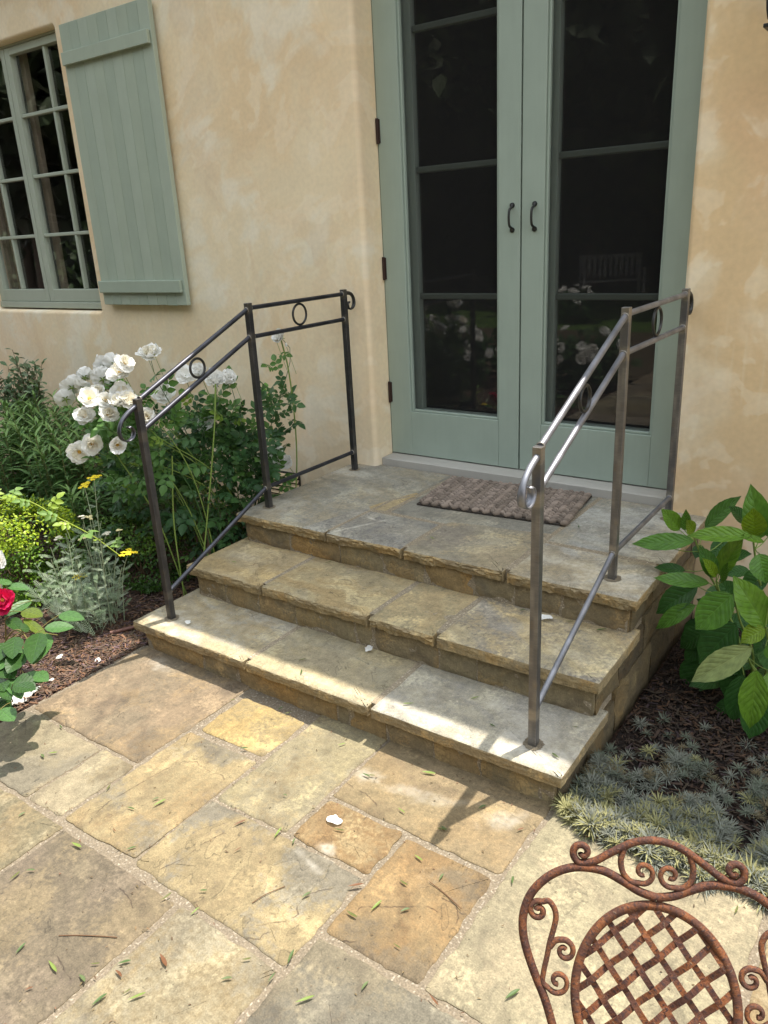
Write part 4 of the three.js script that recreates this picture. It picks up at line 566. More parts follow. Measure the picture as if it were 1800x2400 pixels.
  for (let k = 0; k < 8; k++) { const nd = 0.002 - k * 0.0268; strip([-0.677 * nd, 0.735 * nd], [0.735, 0.677], k, 0.0039); }
  for (let k = 0; k < 9; k++) { const nd = 0.0246 - k * 0.0302; strip([0.795 * nd, 0.606 * nd], [0.606, -0.795], k + 1, 0.0039); }
  // seat and legs, below the picture
  const W = (x, y, z) => V(0, y, 0).addScaledVector(a, x).addScaledVector(n, -z), sc = W(0, 0.42, 0.06), ringGeo = new THREE.TorusGeometry(0.19, 0.008, 8, 48); ringGeo.rotateX(Math.PI / 2); ringGeo.translate(sc.x, sc.y, sc.z); part('seat_ring', ringGeo, rust, t);
  for (let k = -4; k <= 4; k++) { const o = k * 0.04, h = Math.sqrt(0.19 * 0.19 - o * o); part('seat_strip', rod(sc.clone().add(W(o, 0.003, -h)).toArray(), sc.clone().add(W(o, 0.003, h)).toArray(), 0.005, 8), rust, t); part('seat_strip', rod(sc.clone().add(W(-h, -0.004, o)).toArray(), sc.clone().add(W(h, -0.004, o)).toArray(), 0.005, 8), rust, t); }
  const foot = fr.o.clone().addScaledVector(up, -0.30);
  for (const s of [-1, 1]) {
    const e = foot.clone().addScaledVector(a, s * 0.10); part('back_support', tube([e.toArray(), e.clone().lerp(sc.clone().addScaledVector(a, s * 0.12), 0.5).add(V(0, -0.02, 0)).toArray(), sc.clone().addScaledVector(a, s * 0.13).addScaledVector(n, 0.1386).toArray()], 0.0062, 14, 8), rust, t);
    for (const f of [-1, 1]) { const p = sc.clone().addScaledVector(a, s * 0.134).addScaledVector(n, f * 0.134), q = sc.clone().addScaledVector(a, s * 0.19).addScaledVector(n, f * 0.19); part('leg', tube([p.toArray(), [q.x, 0.25, q.z], [q.x * 1.0, 0.10, q.z], [q.x, 0.012, q.z]], 0.0075, 18, 8), rust, t); }
  }
}
// ---------------------------------------------------------------- plants
// a leaf: base at the origin, tip along +y, upper face to +z; width(v) is a share of W
function leafGeo(L, W, { nu = 4, nv = 7, fold = 0.25, curl = 0.15, width = (v) => Math.sin(Math.PI * Math.pow(v, 0.8)), serrate = 0, pucker = 0, stalk = 0 } = {}) {
  const pos = [], uv = [], idx = [];
  for (let j = 0; j <= nv; j++) { const v = j / nv; let w = width(v) * W / 2; if (serrate && j && j < nv) w *= 1 + (j % 2 ? serrate : -serrate);
    for (let i = 0; i <= nu; i++) { const u = i / nu * 2 - 1, x = u * w; pos.push(x, stalk + v * L, fold * Math.abs(x) - curl * L * v * v + pucker * W * Math.sin(v * 26 - Math.abs(u) * 7) * Math.abs(u)); uv.push(i / nu, v); if (i < nu && j < nv) { const k = j * (nu + 1) + i; idx.push(k, k + 1, k + nu + 1, k + 1, k + nu + 2, k + nu + 1); } } }
  if (stalk) { const k = pos.length / 3; pos.push(-0.0009, 0, 0, 0.0009, 0, 0, 0, stalk + 0.002, 0.0); uv.push(0.5, 0, 0.5, 0, 0.5, 0.02); idx.push(k, k + 1, k + 2); }
  const g = new THREE.BufferGeometry(); g.setAttribute('position', new THREE.Float32BufferAttribute(pos, 3)); g.setAttribute('uv', new THREE.Float32BufferAttribute(uv, 2)); g.setIndex(idx); g.computeVertexNormals(); return g;
}
const transform = (g, m) => { const o = g.clone(); o.applyMatrix4(m); return o; };
// matrix with y along d and z as near as may be to nrm
function aim(p, d, nrm, s = 1) {
  const y = d.clone().normalize(), z = nrm.clone().addScaledVector(y, -nrm.dot(y)); if (z.lengthSq() < 1e-6) z.set(y.z, y.x, y.y).addScaledVector(y, -(y.z * y.x + y.x * y.y + y.y * y.z)); z.normalize(); const x = y.clone().cross(z), m = new THREE.Matrix4().makeBasis(x, y, z); m.scale(V(s, s, s)); m.setPosition(p); return m;
}
const leafMat = (c, { rough = 0.5, through = 0.3, ...o } = {}) => new THREE.MeshPhysicalMaterial({ color: c, roughness: rough, transmission: through, thickness: 0, ior: 1.4, specularIntensity: 0.7, ...o });
const leafySet = () => ({ m: [], t: [] });
const toCam = (p) => CAM.clone().sub(p).normalize();
const rdir = () => { const v = V(gauss(), gauss(), gauss()); return v.lengthSq() < 1e-4 ? V(0, 1, 0) : v.normalize(); };
// the nearest `max` leaves as parts of their own, the others together
function plantLeaves(set, parent, geos, mats, max, name = 'leaf') {
  const order = set.m.map((m, i) => [new THREE.Vector3().setFromMatrixPosition(m).distanceTo(CAM), i]).sort((a, b) => a[0] - b[0]), inv = new THREE.Matrix4().copy(parent.matrixWorld).invert();
  parent.updateMatrixWorld(true); inv.copy(parent.matrixWorld).invert();
  const rest = [];
  order.forEach(([, i], k) => { if (k < max) { const o = part(name, geos[i % geos.length], mats[(set.t[i] ?? i) % mats.length], parent); o.applyMatrix4(inv.clone().multiply(set.m[i])); } else rest.push(i); });
  if (rest.length) { const im = new THREE.InstancedMesh(geos[0], mats[0], rest.length); im.name = numbered('foliage'); im.castShadow = im.receiveShadow = true; im.userData.kind = 'stuff'; const c = new THREE.Color(); rest.forEach((i, k) => { im.setMatrixAt(k, inv.clone().multiply(set.m[i])); const q = mats[(set.t[i] ?? i) % mats.length].color, b = mats[0].color; c.setRGB(Math.min(2.5, q.r / b.r), Math.min(2.5, q.g / b.g), Math.min(2.5, q.b / b.b)); im.setColorAt(k, c); }); parent.add(im); }
}

// ---- broad leaved shrub (hydrangea) right of the steps
{
  const h = thing('hydrangea_shrub', 'lush shrub with large broad leaves overhanging the right end of the landing', 'shrub', [1.22, 0, 0.55]); h.updateMatrixWorld(true);
  const veins = paint(256, 512, (u, v) => {
    const a = Math.abs(u - 0.5) * 2, mid = sstep(0.05, 0.015, a), q = (v * 8.5 - a * 1.9 - 0.4 * a * a), fr = q - Math.floor(q), side = sstep(0.10, 0.02, Math.min(fr, 1 - fr)) * sstep(1.0, 0.7, a), net = Math.abs(noise(u * 40, v * 60)), n = fbm(u * 5, v * 8, 3), k = 0.92 + 0.16 * n - 0.06 * sstep(0.1, 0.0, net);
    const line = Math.max(mid, side * 0.3); const c = mix3([205 * k, 215 * k, 190 * k], [255, 255, 222], line * 0.28); return [c[0], c[1], c[2], 0.6 - 0.5 * Math.max(mid * 0.7, side) + 0.15 * Math.cos(fr * 6.283 + Math.PI) + 0.06 * n];
  });
  const mk = (c, o) => leafMat(c, { map: veins.map, bumpMap: veins.bump, bumpScale: 0.002, rough: 0.32, ...o });
  const mats = [mk(srgb(120, 168, 74)), mk(srgb(84, 132, 72)), mk(srgb(166, 194, 58), { through: 0.4 }), mk(srgb(196, 204, 146), { rough: 0.7 }), mk(srgb(104, 152, 78)), mk(srgb(136, 178, 66))];
  const oval = (v) => Math.pow(Math.sin(Math.PI * Math.pow(v, 0.85)), 0.8) * (v > 0.8 ? lerp(1, 0.55, (v - 0.8) / 0.2) : 1);
  const G = [0, 1, 2, 3].map((k) => leafGeo(1, 1, { nu: 8, nv: 16, fold: 0.18 + 0.06 * k, curl: 0.05 + 0.08 * k, width: oval, serrate: 0.018, pucker: 0.008 }));
  const hubs = [[1.02, 0.55, 0.61], [1.21, 0.61, 0.68], [1.12, 0.46, 0.71], [1.19, 0.42, 0.75], [1.30, 0.41, 0.86], [1.26, 0.30, 0.86], [1.24, 0.16, 0.74], [1.08, 0.2, 0.56]];
  const stemMat = leafMat(srgb(120, 140, 70), { through: 0 }), stems = [];
  [[1.16, 0, 0.48, 0], [1.28, 0, 0.55, 1], [1.2, 0, 0.58, 2], [1.24, 0, 0.60, 3], [1.33, 0, 0.66, 4], [1.3, 0, 0.7, 5], [1.22, 0, 0.62, 6], [1.12, 0, 0.5, 7]].forEach(([x, y, z, k]) => { const e = hubs[k], pts = [[x, -0.02, z], [lerp(x, e[0], 0.3) + 0.02, e[1] * 0.45, lerp(z, e[2], 0.3)], [lerp(x, e[0], 0.75), e[1] * 0.8, lerp(z, e[2], 0.7)], e]; const c = new THREE.CatmullRomCurve3(pts.map((p) => V(...p))); for (let q = 0; q <= 20; q++) stems.push(c.getPoint(q / 20)); const g = tube(pts, (q) => 0.0062 - 0.003 * q, 16, 8); g.translate(-1.22, 0, -0.55); part('stem', g, stemMat, h); });
  const petiole = (b) => { let best = stems[0], bd = 9; for (const s of stems) { const d = s.distanceTo(b) + Math.max(0, s.y - b.y) * 0.6; if (d < bd) { bd = d; best = s; } } if (bd > 0.02 && bd < 0.25) { const g = tube([best, best.clone().lerp(b, 0.5).add(V(0, -0.006, 0)), b], 0.0017, 6, 5); g.translate(-1.22, 0, -0.55); part('leaf_stalk', g, stemMat, h); } };
  HYDRANGEA.forEach(([bx, by, bz, tx, ty, tz, w, k], i) => {
    const b = V(bx, by, bz), tip = V(tx, ty, tz), d = tip.clone().sub(b), L = d.length() * 1.06, nrm = toCam(b).multiplyScalar(0.75).add(V(0.12 * gauss(), 0.55, 0.12 * gauss())); if (k === 3) nrm.copy(toCam(b)).add(V(0, 0.1, 0));
    const m = aim(b, d, nrm).multiply(new THREE.Matrix4().makeScale(w * 1.06, L * 1.06, w * 1.1)), o = part('leaf', G[i % 4], mats[k === 0 ? [0, 4, 5, 0][i % 4] : k], h); o.applyMatrix4(h.matrixWorld.clone().invert().multiply(m)); if (k === 3) o.userData.label = 'pale underside of a drooping leaf'; petiole(b);
  });
  for (let i = 0; i < 46; i++) {                                                            // shaded inner and lower leaves
    const b = V(rr(1.08, 1.6), rr(0.03, 0.34), rr(0.25, 0.72)), d = V(gauss() * 0.7 - 0.15, rr(-0.6, 0.4), gauss() * 0.5 + 0.35), L = rr(0.09, 0.14), w = L * rr(0.45, 0.6), m = aim(b, d, toCam(b).add(V(gauss() * 0.3, 0.9, gauss() * 0.3))).multiply(new THREE.Matrix4().makeScale(w, L, w)), o = part('leaf', G[i % 4], mats[1], h); o.applyMatrix4(h.matrixWorld.clone().invert().multiply(m)); petiole(b);
  }
  for (let i = 0; i < 26; i++) { const b = V(rr(1.42, 1.85), rr(0.15, 0.72), rr(0.35, 0.95)), d = V(gauss() * 0.7 + 0.3, rr(-0.5, 0.5), gauss() * 0.5 + 0.35), L = rr(0.10, 0.15), w = L * rr(0.5, 0.62), m = aim(b, d, V(gauss() * 0.3, 0.9, 0.6 + gauss() * 0.3)).multiply(new THREE.Matrix4().makeScale(w, L, w)), o = part('leaf', G[i % 4], mats[i % 2], h); o.applyMatrix4(h.matrixWorld.clone().invert().multiply(m)); petiole(b); }
}

// ---- white rose bush left of the steps
const roseLeaf = (s = 1) => { const lf = (L, W) => leafGeo(L, W, { nu: 4, nv: 6, fold: 0.3, curl: 0.22, serrate: 0.05, width: (v) => Math.pow(Math.sin(Math.PI * Math.pow(v, 0.82)), 0.85) }), gs = []; gs.push(transform(lf(0.040 * s, 0.027 * s), aim(V(0, 0.058 * s, 0), V(0, 1, -0.1), V(0, 0, 1))));
  for (const [y, k] of [[0.045, 1], [0.022, 0.85]]) for (const q of [-1, 1]) gs.push(transform(lf(0.034 * s * k, 0.023 * s * k), aim(V(0, y * s, 0), V(q, 0.45, -0.12), V(q * 0.2, 0, 1))));
  const r = new THREE.CylinderGeometry(0.0006 * s, 0.0009 * s, 0.06 * s, 4); r.translate(0, 0.03 * s, 0); gs.push(toIndexed(r)); return mergeGeometries(gs.map(toIndexed)); };
const ROSE_GEOS = [roseLeaf(1), roseLeaf(1.25), roseLeaf(0.8)];
const petalGeo = (L, W, cup, ruffle) => { const g = new THREE.BufferGeometry(), pos = [], idx = [], uv = [], nu = 6, nv = 6; for (let j = 0; j <= nv; j++) { const v = j / nv, w = W / 2 * Math.pow(Math.sin(Math.PI * (0.12 + 0.74 * v)), 0.7) * (0.35 + 0.65 * sstep(0, 0.5, v)); for (let i = 0; i <= nu; i++) { const u = i / nu * 2 - 1, notch = v > 0.8 ? (1 - 0.12 * Math.pow(Math.abs(u), 3) - 0.06 * Math.exp(-u * u * 30)) : 1; pos.push(u * w, v * L * notch, cup * L * (0.9 * v * v * (v < 0.7 ? 1 : 1 - (v - 0.7) * 1.3) + 0.35 * u * u * (0.3 + v)) + ruffle * L * Math.sin(u * 6 + v * 4) * v * v); uv.push(i / nu, v); if (i < nu && j < nv) { const k = j * (nu + 1) + i; idx.push(k, k + 1, k + nu + 1, k + 1, k + nu + 2, k + nu + 1); } } } g.setAttribute('position', new THREE.Float32BufferAttribute(pos, 3)); g.setAttribute('uv', new THREE.Float32BufferAttribute(uv, 2)); g.setIndex(idx); g.computeVertexNormals(); return g; };
const PETALS_G = [petalGeo(0.045, 0.054, 0.2, 0.07), petalGeo(0.036, 0.044, 0.4, 0.06), petalGeo(0.027, 0.032, 0.6, 0.07), petalGeo(0.041, 0.052, 0.28, 0.1)];
const whitePetal = leafMat(rgb(0.88, 0.875, 0.835), { rough: 0.75, through: 0.3, specularIntensity: 0.3 }), creamPetal = leafMat(rgb(0.86, 0.82, 0.7), { rough: 0.75, through: 0.3, specularIntensity: 0.3 }), stamenMat = std({ color: rgb(0.55, 0.33, 0.06), roughness: 0.9 });
const greenStem = leafMat(srgb(112, 132, 62), { through: 0 }), brownStem = std({ color: srgb(92, 74, 52), roughness: 0.9 });
let bloomNo = 0;
function bloomMatrices() { const out = [], kind = bloomNo++ % 4; for (const [n, open, r0, gi, off] of [[[6, 0.02, 0.002, 0, 0], [5, 0.3, 0.003, 3, 0.4], [3, 0.75, 0.003, 1, 0.1]], [[6, 0.12, 0.002, 0, 0], [5, 0.42, 0.003, 3, 0.4], [5, 0.8, 0.003, 1, 0.1], [3, 1.15, 0.002, 2, 0.6]], [[5, 0.5, 0.002, 3, 0], [5, 0.85, 0.003, 0, 0.4], [4, 1.15, 0.003, 1, 0.1]], [[5, -0.12, 0.002, 3, 0], [6, 0.22, 0.003, 0, 0.4], [4, 0.6, 0.003, 3, 0.1], [3, 1.0, 0.002, 1, 0.6]]][kind]) for (let i = 0; i < n; i++) { const a = (i + off + rr(-0.22, 0.22)) / n * 2 * Math.PI, e = open + rr(-0.22, 0.22), rad = V(Math.cos(a), 0, Math.sin(a)), d = rad.clone().multiplyScalar(Math.cos(e)).add(V(0, Math.sin(e), 0)), nr = rad.clone().multiplyScalar(-Math.sin(e)).add(V(0, Math.cos(e), 0)); const m = aim(rad.clone().multiplyScalar(r0).add(V(0, (gi === 2 ? 0.006 : 0.002), 0)), d, nr.add(rad.clone().cross(V(0, 1, 0)).multiplyScalar(rr(-0.25, 0.25))), rr(0.82, 1.12)); out.push([gi, m]); } return out; }
function makeBloom(parent, at, axis, size, mat, separate, spent) {
  const q = new THREE.Quaternion().setFromUnitVectors(V(0, 1, 0), axis.clone().normalize()), bm = bloomMatrices();
  const heart = new THREE.SphereGeometry(0.0075, 8, 6); heart.scale(1, 0.6, 1); heart.translate(0, 0.008, 0); const sep = []; for (let i = 0; i < 5; i++) { const a = i / 5 * 6.283; sep.push(transform(leafGeo(0.02, 0.006, { nu: 2, nv: 3, fold: 0.2 }), aim(V(0, -0.002, 0), V(Math.cos(a), -0.15, Math.sin(a)), V(0, 1, 0)))); }
  let b; const hip = new THREE.SphereGeometry(0.005, 8, 6); hip.translate(0, -0.005, 0);
  if (separate) { b = part('rose_bloom', heart, stamenMat, parent); for (const [gi, m] of bm) part('petal', PETALS_G[gi], mat === whitePetal && (gi === 1 || gi === 2) ? creamPetal : mat, b).applyMatrix4(m); part('calyx', mergeGeometries([...sep, hip].map(toIndexed)), greenStem, b); }
  else { b = part('rose_bloom', mergeGeometries(bm.map(([gi, m]) => toIndexed(transform(PETALS_G[gi], m)))), mat, parent); b.userData.kind = 'stuff'; part('calyx', mergeGeometries([...sep, hip].map(toIndexed)), greenStem, b); }
  b.quaternion.copy(q); b.scale.setScalar(size); b.position.copy(at); return b;
}
{
  const B0 = V(-1.12, 0, 0.72), t = thing('white_rose_bush', 'white rose bush in full bloom with dark green leaves beside the left handrail', 'rose bush', B0.toArray()); t.updateMatrixWorld(true);
  const mats = [leafMat(srgb(66, 100, 52), { rough: 0.45 }), leafMat(srgb(54, 88, 48), { rough: 0.45 }), leafMat(srgb(84, 122, 56), { rough: 0.45, through: 0.35 }), leafMat(srgb(130, 160, 62), { through: 0.45 })];
  const L = leafySet(), add = (p, k) => { const out = p.clone().sub(V(-1.15, 0.3, 0.65)).normalize(), d = out.clone().multiplyScalar(0.8).add(rdir().multiplyScalar(0.8)).add(V(0, -0.15, 0.2)), n = V(0, 1.0, 0).add(toCam(p).multiplyScalar(0.7)).add(rdir().multiplyScalar(0.5)); L.m.push(aim(p, d, n, rr(0.8, 1.25))); L.t.push(k ?? (rnd() < 0.06 ? 2 : rnd() < 0.5 ? 0 : 1)); };
  for (const [cx, cy, cz, rx, ry, rz, n] of [[-1.15, 0.46, 0.72, 0.30, 0.30, 0.26, 210], [-1.0, 0.56, 0.62, 0.13, 0.30, 0.2, 120], [-1.42, 0.48, 0.95, 0.22, 0.3, 0.2, 90], [-1.2, 0.68, 0.72, 0.24, 0.17, 0.22, 110], [-1.45, 0.62, 0.7, 0.25, 0.2, 0.25, 60], [-1.05, 0.25, 0.8, 0.2, 0.2, 0.2, 50], [-0.97, 0.8, 0.5, 0.08, 0.16, 0.14, 26]]) for (let i = 0; i < n; i++) { const v = rdir().multiplyScalar(Math.pow(rnd(), 0.4)); const p = V(cx + v.x * rx, Math.max(0.06, cy + v.y * ry), cz + v.z * rz); if (p.x > -0.87 && p.y < 1) p.x = -0.87 - rnd() * 0.1; if (p.y < 0.58 && p.x > 1.6 - (3.19 - p.z) * 1.0094) continue; add(p); }
  BLOOMS.forEach((b, i) => { const p = V(...b), base = V(-1.15, 0.1, 0.8); for (let k = 0; k < 6; k++) { const q = p.clone().lerp(base, rr(0.06, 0.34)).add(V(gauss() * 0.04, gauss() * 0.02 - 0.02, gauss() * 0.03 - 0.02)); add(q, k === 0 ? 3 : 2); } });
  plantLeaves(L, t, ROSE_GEOS, mats, 300);
  const local = (p) => p.clone().sub(B0); const bases = [V(-1.08, 0, 0.72), V(-1.2, 0, 0.78), V(-1.0, 0, 0.66), V(-1.3, 0, 0.8), V(-0.98, 0, 0.95)];
  const sorted = BLOOMS.map((b, i) => [V(...b), i]);
  for (const [p, i] of sorted) {
    const front = p.z > 1.0, axis = (i === 0 ? toCam(p).add(V(-0.2, -0.25, 0.1)) : i < 3 ? toCam(p).add(V(0.4 * gauss(), -0.1, 0.1)) : i > 10 && i < 19 ? V(-0.6 + gauss() * 0.3, 0.35, -0.5) : toCam(p).multiplyScalar(0.7).add(V(gauss() * 0.5, 0.5, gauss() * 0.4))).normalize();
    makeBloom(t, local(p), axis, i === 22 || i > 28 ? rr(0.95, 1.15) : rr(0.85, 1.32), whitePetal, i < 12 || (i > 18 && i < 23), false);
    const b = bases[i % bases.length], e = p.clone().addScaledVector(axis, -0.008), m1 = b.clone().lerp(e, 0.45).add(V(gauss() * 0.03, 0.14, -0.05)), m2 = e.clone().addScaledVector(axis, -0.05).add(V(0, -0.035, -0.01));
    part('cane', tube([local(b), local(m1), local(m2), local(e)], (q) => 0.0042 - 0.0030 * q, 18, 6), i % 3 ? greenStem : mats[0], t);
  }
  for (const c of [[[-0.97, 0.03, 1.12], [-0.99, 0.42, 0.98], [-1.0, 0.82, 0.86], [-1.03, 0.98, 0.8]], [[-1.02, 0.02, 1.15], [-1.08, 0.4, 1.1], [-1.1, 0.7, 1.04]], [[-0.92, 0.05, 0.55], [-0.93, 0.55, 0.42], [-0.95, 0.98, 0.4], [-0.98, 1.12, 0.4]], [[-1.13, 0.02, 1.05], [-1.2, 0.42, 1.1], [-1.3, 0.72, 1.18]]]) part('cane', tube(c.map((p) => local(V(...p))), 0.0036, 20, 6), greenStem, t);
  for (const c of [[[-1.02, 0, 0.98], [-1.05, 0.15, 0.95], [-1.1, 0.3, 0.9]], [[-0.99, 0, 1.05], [-1.0, 0.08, 1.0], [-1.06, 0.13, 0.9]], [[-1.12, 0, 0.92], [-1.13, 0.2, 0.9], [-1.18, 0.36, 0.85]], [[-1.05, 0.0, 0.8], [-1.03, 0.2, 0.82], [-0.99, 0.36, 0.8]]]) part('woody_stem', tube(c.map((p) => local(V(...p))), (q) => 0.011 - 0.005 * q, 12, 7), brownStem, t);
  const bud = new THREE.SphereGeometry(0.006, 8, 6); bud.scale(1, 1.8, 1); for (const p of [[-1.62, 1.1, 0.97], [-1.17, 1.15, 1.0], [-1.22, 1.14, 1.0], [-1.6, 1.02, 1.0], [-1.02, 1.0, 0.7], [-0.95, 1.1, 0.4], [-0.99, 1.12, 0.42], [-1.11, 1.03, 0.75]]) { const m = part('rose_bud', bud, whitePetal, t); m.position.copy(local(V(...p))); part('cane', tube([local(V(...p)).add(V(0, -0.008, 0)), local(V(p[0] + 0.02, p[1] - 0.06, p[2])), local(V(p[0] + 0.03, p[1] - 0.14, p[2] - 0.02))], 0.0011, 6, 5), greenStem, t); }
}

// ---- narrow leaved shrub behind, along the wall
{
  const B0 = V(-2.6, 0, 0.65), t = thing('narrow_leaved_shrub', 'dense dark green shrub of upright stems with narrow leaves under the window', 'shrub', B0.toArray()); t.updateMatrixWorld(true);
  const G = [leafGeo(0.105, 0.019, { nu: 2, nv: 6, fold: 0.35, curl: 0.35 }), leafGeo(0.09, 0.017, { nu: 2, nv: 6, fold: 0.35, curl: 0.2 }), leafGeo(0.115, 0.018, { nu: 2, nv: 6, fold: 0.35, curl: 0.5 })], mats = [leafMat(srgb(102, 138, 72), { rough: 0.5 }), leafMat(srgb(86, 122, 62), { rough: 0.5 }), leafMat(srgb(126, 158, 88), { rough: 0.5 })], L = leafySet(), stem = leafMat(srgb(120, 122, 78), { through: 0 });
  for (let i = 0; i < 150; i++) {
    const z = rr(0.28, 1.0), x = rr(-3.35 - 0.1 * z, -1.75) , hgt = (0.66 + 0.12 * gauss() * 0.6) * (x > -2.05 ? 0.72 : 1) - 0.22 * Math.max(0, z - 0.55), e = V(x + gauss() * 0.05, Math.max(0.25, hgt), z + 0.05 + gauss() * 0.05), b = V(x + gauss() * 0.02, 0, z);
    part('stem', tube([b.clone().sub(B0), b.clone().lerp(e, 0.5).add(V(0.015 * gauss(), 0, 0.015 * gauss())).sub(B0), e.clone().sub(B0)], 0.0024, 6, 5), stem, t);
    const n = 21; for (let k = 0; k < n; k++) { const q = 0.2 + 0.8 * k / (n - 1), p = b.clone().lerp(e, q), a = k * 2.4 + i, el = lerp(0.05, 0.95, Math.pow(q, 2.5)); for (const s of [0, Math.PI]) { const d = V(Math.cos(a + s) * Math.cos(el), Math.sin(el), Math.sin(a + s) * Math.cos(el)); L.m.push(aim(p, d, V(0, 1, 0).addScaledVector(d, -0.2), rr(0.75, 1.15) * (q > 0.93 ? 0.7 : 1))); L.t.push(q > 0.9 ? 2 : k % 2); } }
  }
  plantLeaves(L, t, G, mats, 300);
}
// ---- grey green shrub at the corner under the window
{
  const B0 = V(-3.35, 0, 0.35), t = thing('grey_green_shrub', 'grey green bushy shrub with small leaves rising against the wall below the window', 'shrub', B0.toArray()); t.updateMatrixWorld(true);
  const G = [leafGeo(0.056, 0.027, { nu: 2, nv: 5, fold: 0.25, curl: 0.15, width: (v) => Math.sin(Math.PI * Math.pow(v, 1.4)) })], mats = [leafMat(srgb(116, 138, 100), { rough: 0.5 }), leafMat(srgb(92, 118, 82), { rough: 0.5 }), leafMat(srgb(142, 160, 128), { rough: 0.55 })], L = leafySet();
  for (let i = 0; i < 70; i++) {
    const b = V(-3.35 + gauss() * 0.08, 0.1, 0.35 + gauss() * 0.08), e = V(-3.36 + gauss() * 0.2, rr(0.5, 0.88), 0.38 + gauss() * 0.2); if (i < 3) e.set([-3.44, -3.12, -3.2][i], [0.97, 0.9, 0.88][i], 0.35);
    part('twig', tube([b.clone().sub(B0), b.clone().lerp(e, 0.6).add(V(gauss() * 0.03, 0.03, gauss() * 0.03)).sub(B0), e.clone().sub(B0)], (q) => 0.004 - 0.0025 * q, 8, 5), brownStem, t);
    for (let k = 0; k < 26; k++) { const q = 0.45 + 0.55 * k / 25, p = b.clone().lerp(e, q), d = rdir().add(V(0, 0.35, 0.15)); L.m.push(aim(p, d, V(0, 1, 0.2).add(rdir().multiplyScalar(0.4)), rr(0.7, 1.15))); L.t.push(k % 3); }
  }
  plantLeaves(L, t, G, mats, 300);
}
// ---- clipped box bushes
function boxBush(label, c, r, n, cols, seedTop) {
  const B0 = V(...c), t = thing('box_bush', label, 'shrub', [c[0], 0, c[2]]); t.updateMatrixWorld(true);
  const G = [leafGeo(0.016, 0.0095, { nu: 2, nv: 3, fold: 0.2, curl: 0.1 })], mats = cols.map((q) => leafMat(q, { rough: 0.4, through: 0.35 })), L = leafySet();
  for (let i = 0; i < n; i++) {
    const v = rdir(), sh = V(Math.sign(v.x) * Math.pow(Math.abs(v.x), 0.55), Math.sign(v.y) * Math.pow(Math.abs(v.y), 0.55), Math.sign(v.z) * Math.pow(Math.abs(v.z), 0.55)), q = 0.78 + 0.26 * rnd() + 0.07 * noise(v.x * 5 + seedTop, v.y * 5 + v.z * 3), p = V(c[0] + sh.x * r[0] * q, Math.max(0.02, c[1] + sh.y * r[1] * q), c[2] + sh.z * r[2] * q);
    L.m.push(aim(p, v.clone().multiplyScalar(0.7).add(rdir()), V(0, 0.8, 0).add(v).add(rdir().multiplyScalar(0.5)), rr(0.75, 1.3))); L.t.push(v.y > 0.25 && rnd() < 0.75 ? 0 : 1 + (i % 2));  // lime on top paints in sunlight, darker greens on the sides and below
  }
  plantLeaves(L, t, G, mats, 0);
  for (let i = 0; i < 9; i++) part('twig', tube([V(gauss() * 0.03, 0, gauss() * 0.03), V(gauss() * r[0] * 0.3, c[1] * 0.7, gauss() * r[2] * 0.3), V(gauss() * r[0] * 0.6, c[1] + r[1] * 0.7, gauss() * r[2] * 0.6)], 0.004, 6, 5), brownStem, t);
}
boxBush('bright lime green clipped box bush at the left edge behind the yarrow', [-1.94, 0.19, 1.37], [0.28, 0.24, 0.23], 11000, [srgb(168, 190, 48), srgb(84, 120, 36), srgb(116, 150, 42)], 2);
boxBush('low dark green box bush in the shade between the yarrow and the rose bush', [-1.52, 0.12, 0.98], [0.26, 0.2, 0.16], 4200, [srgb(92, 124, 40), srgb(54, 84, 32), srgb(70, 104, 36)], 7);

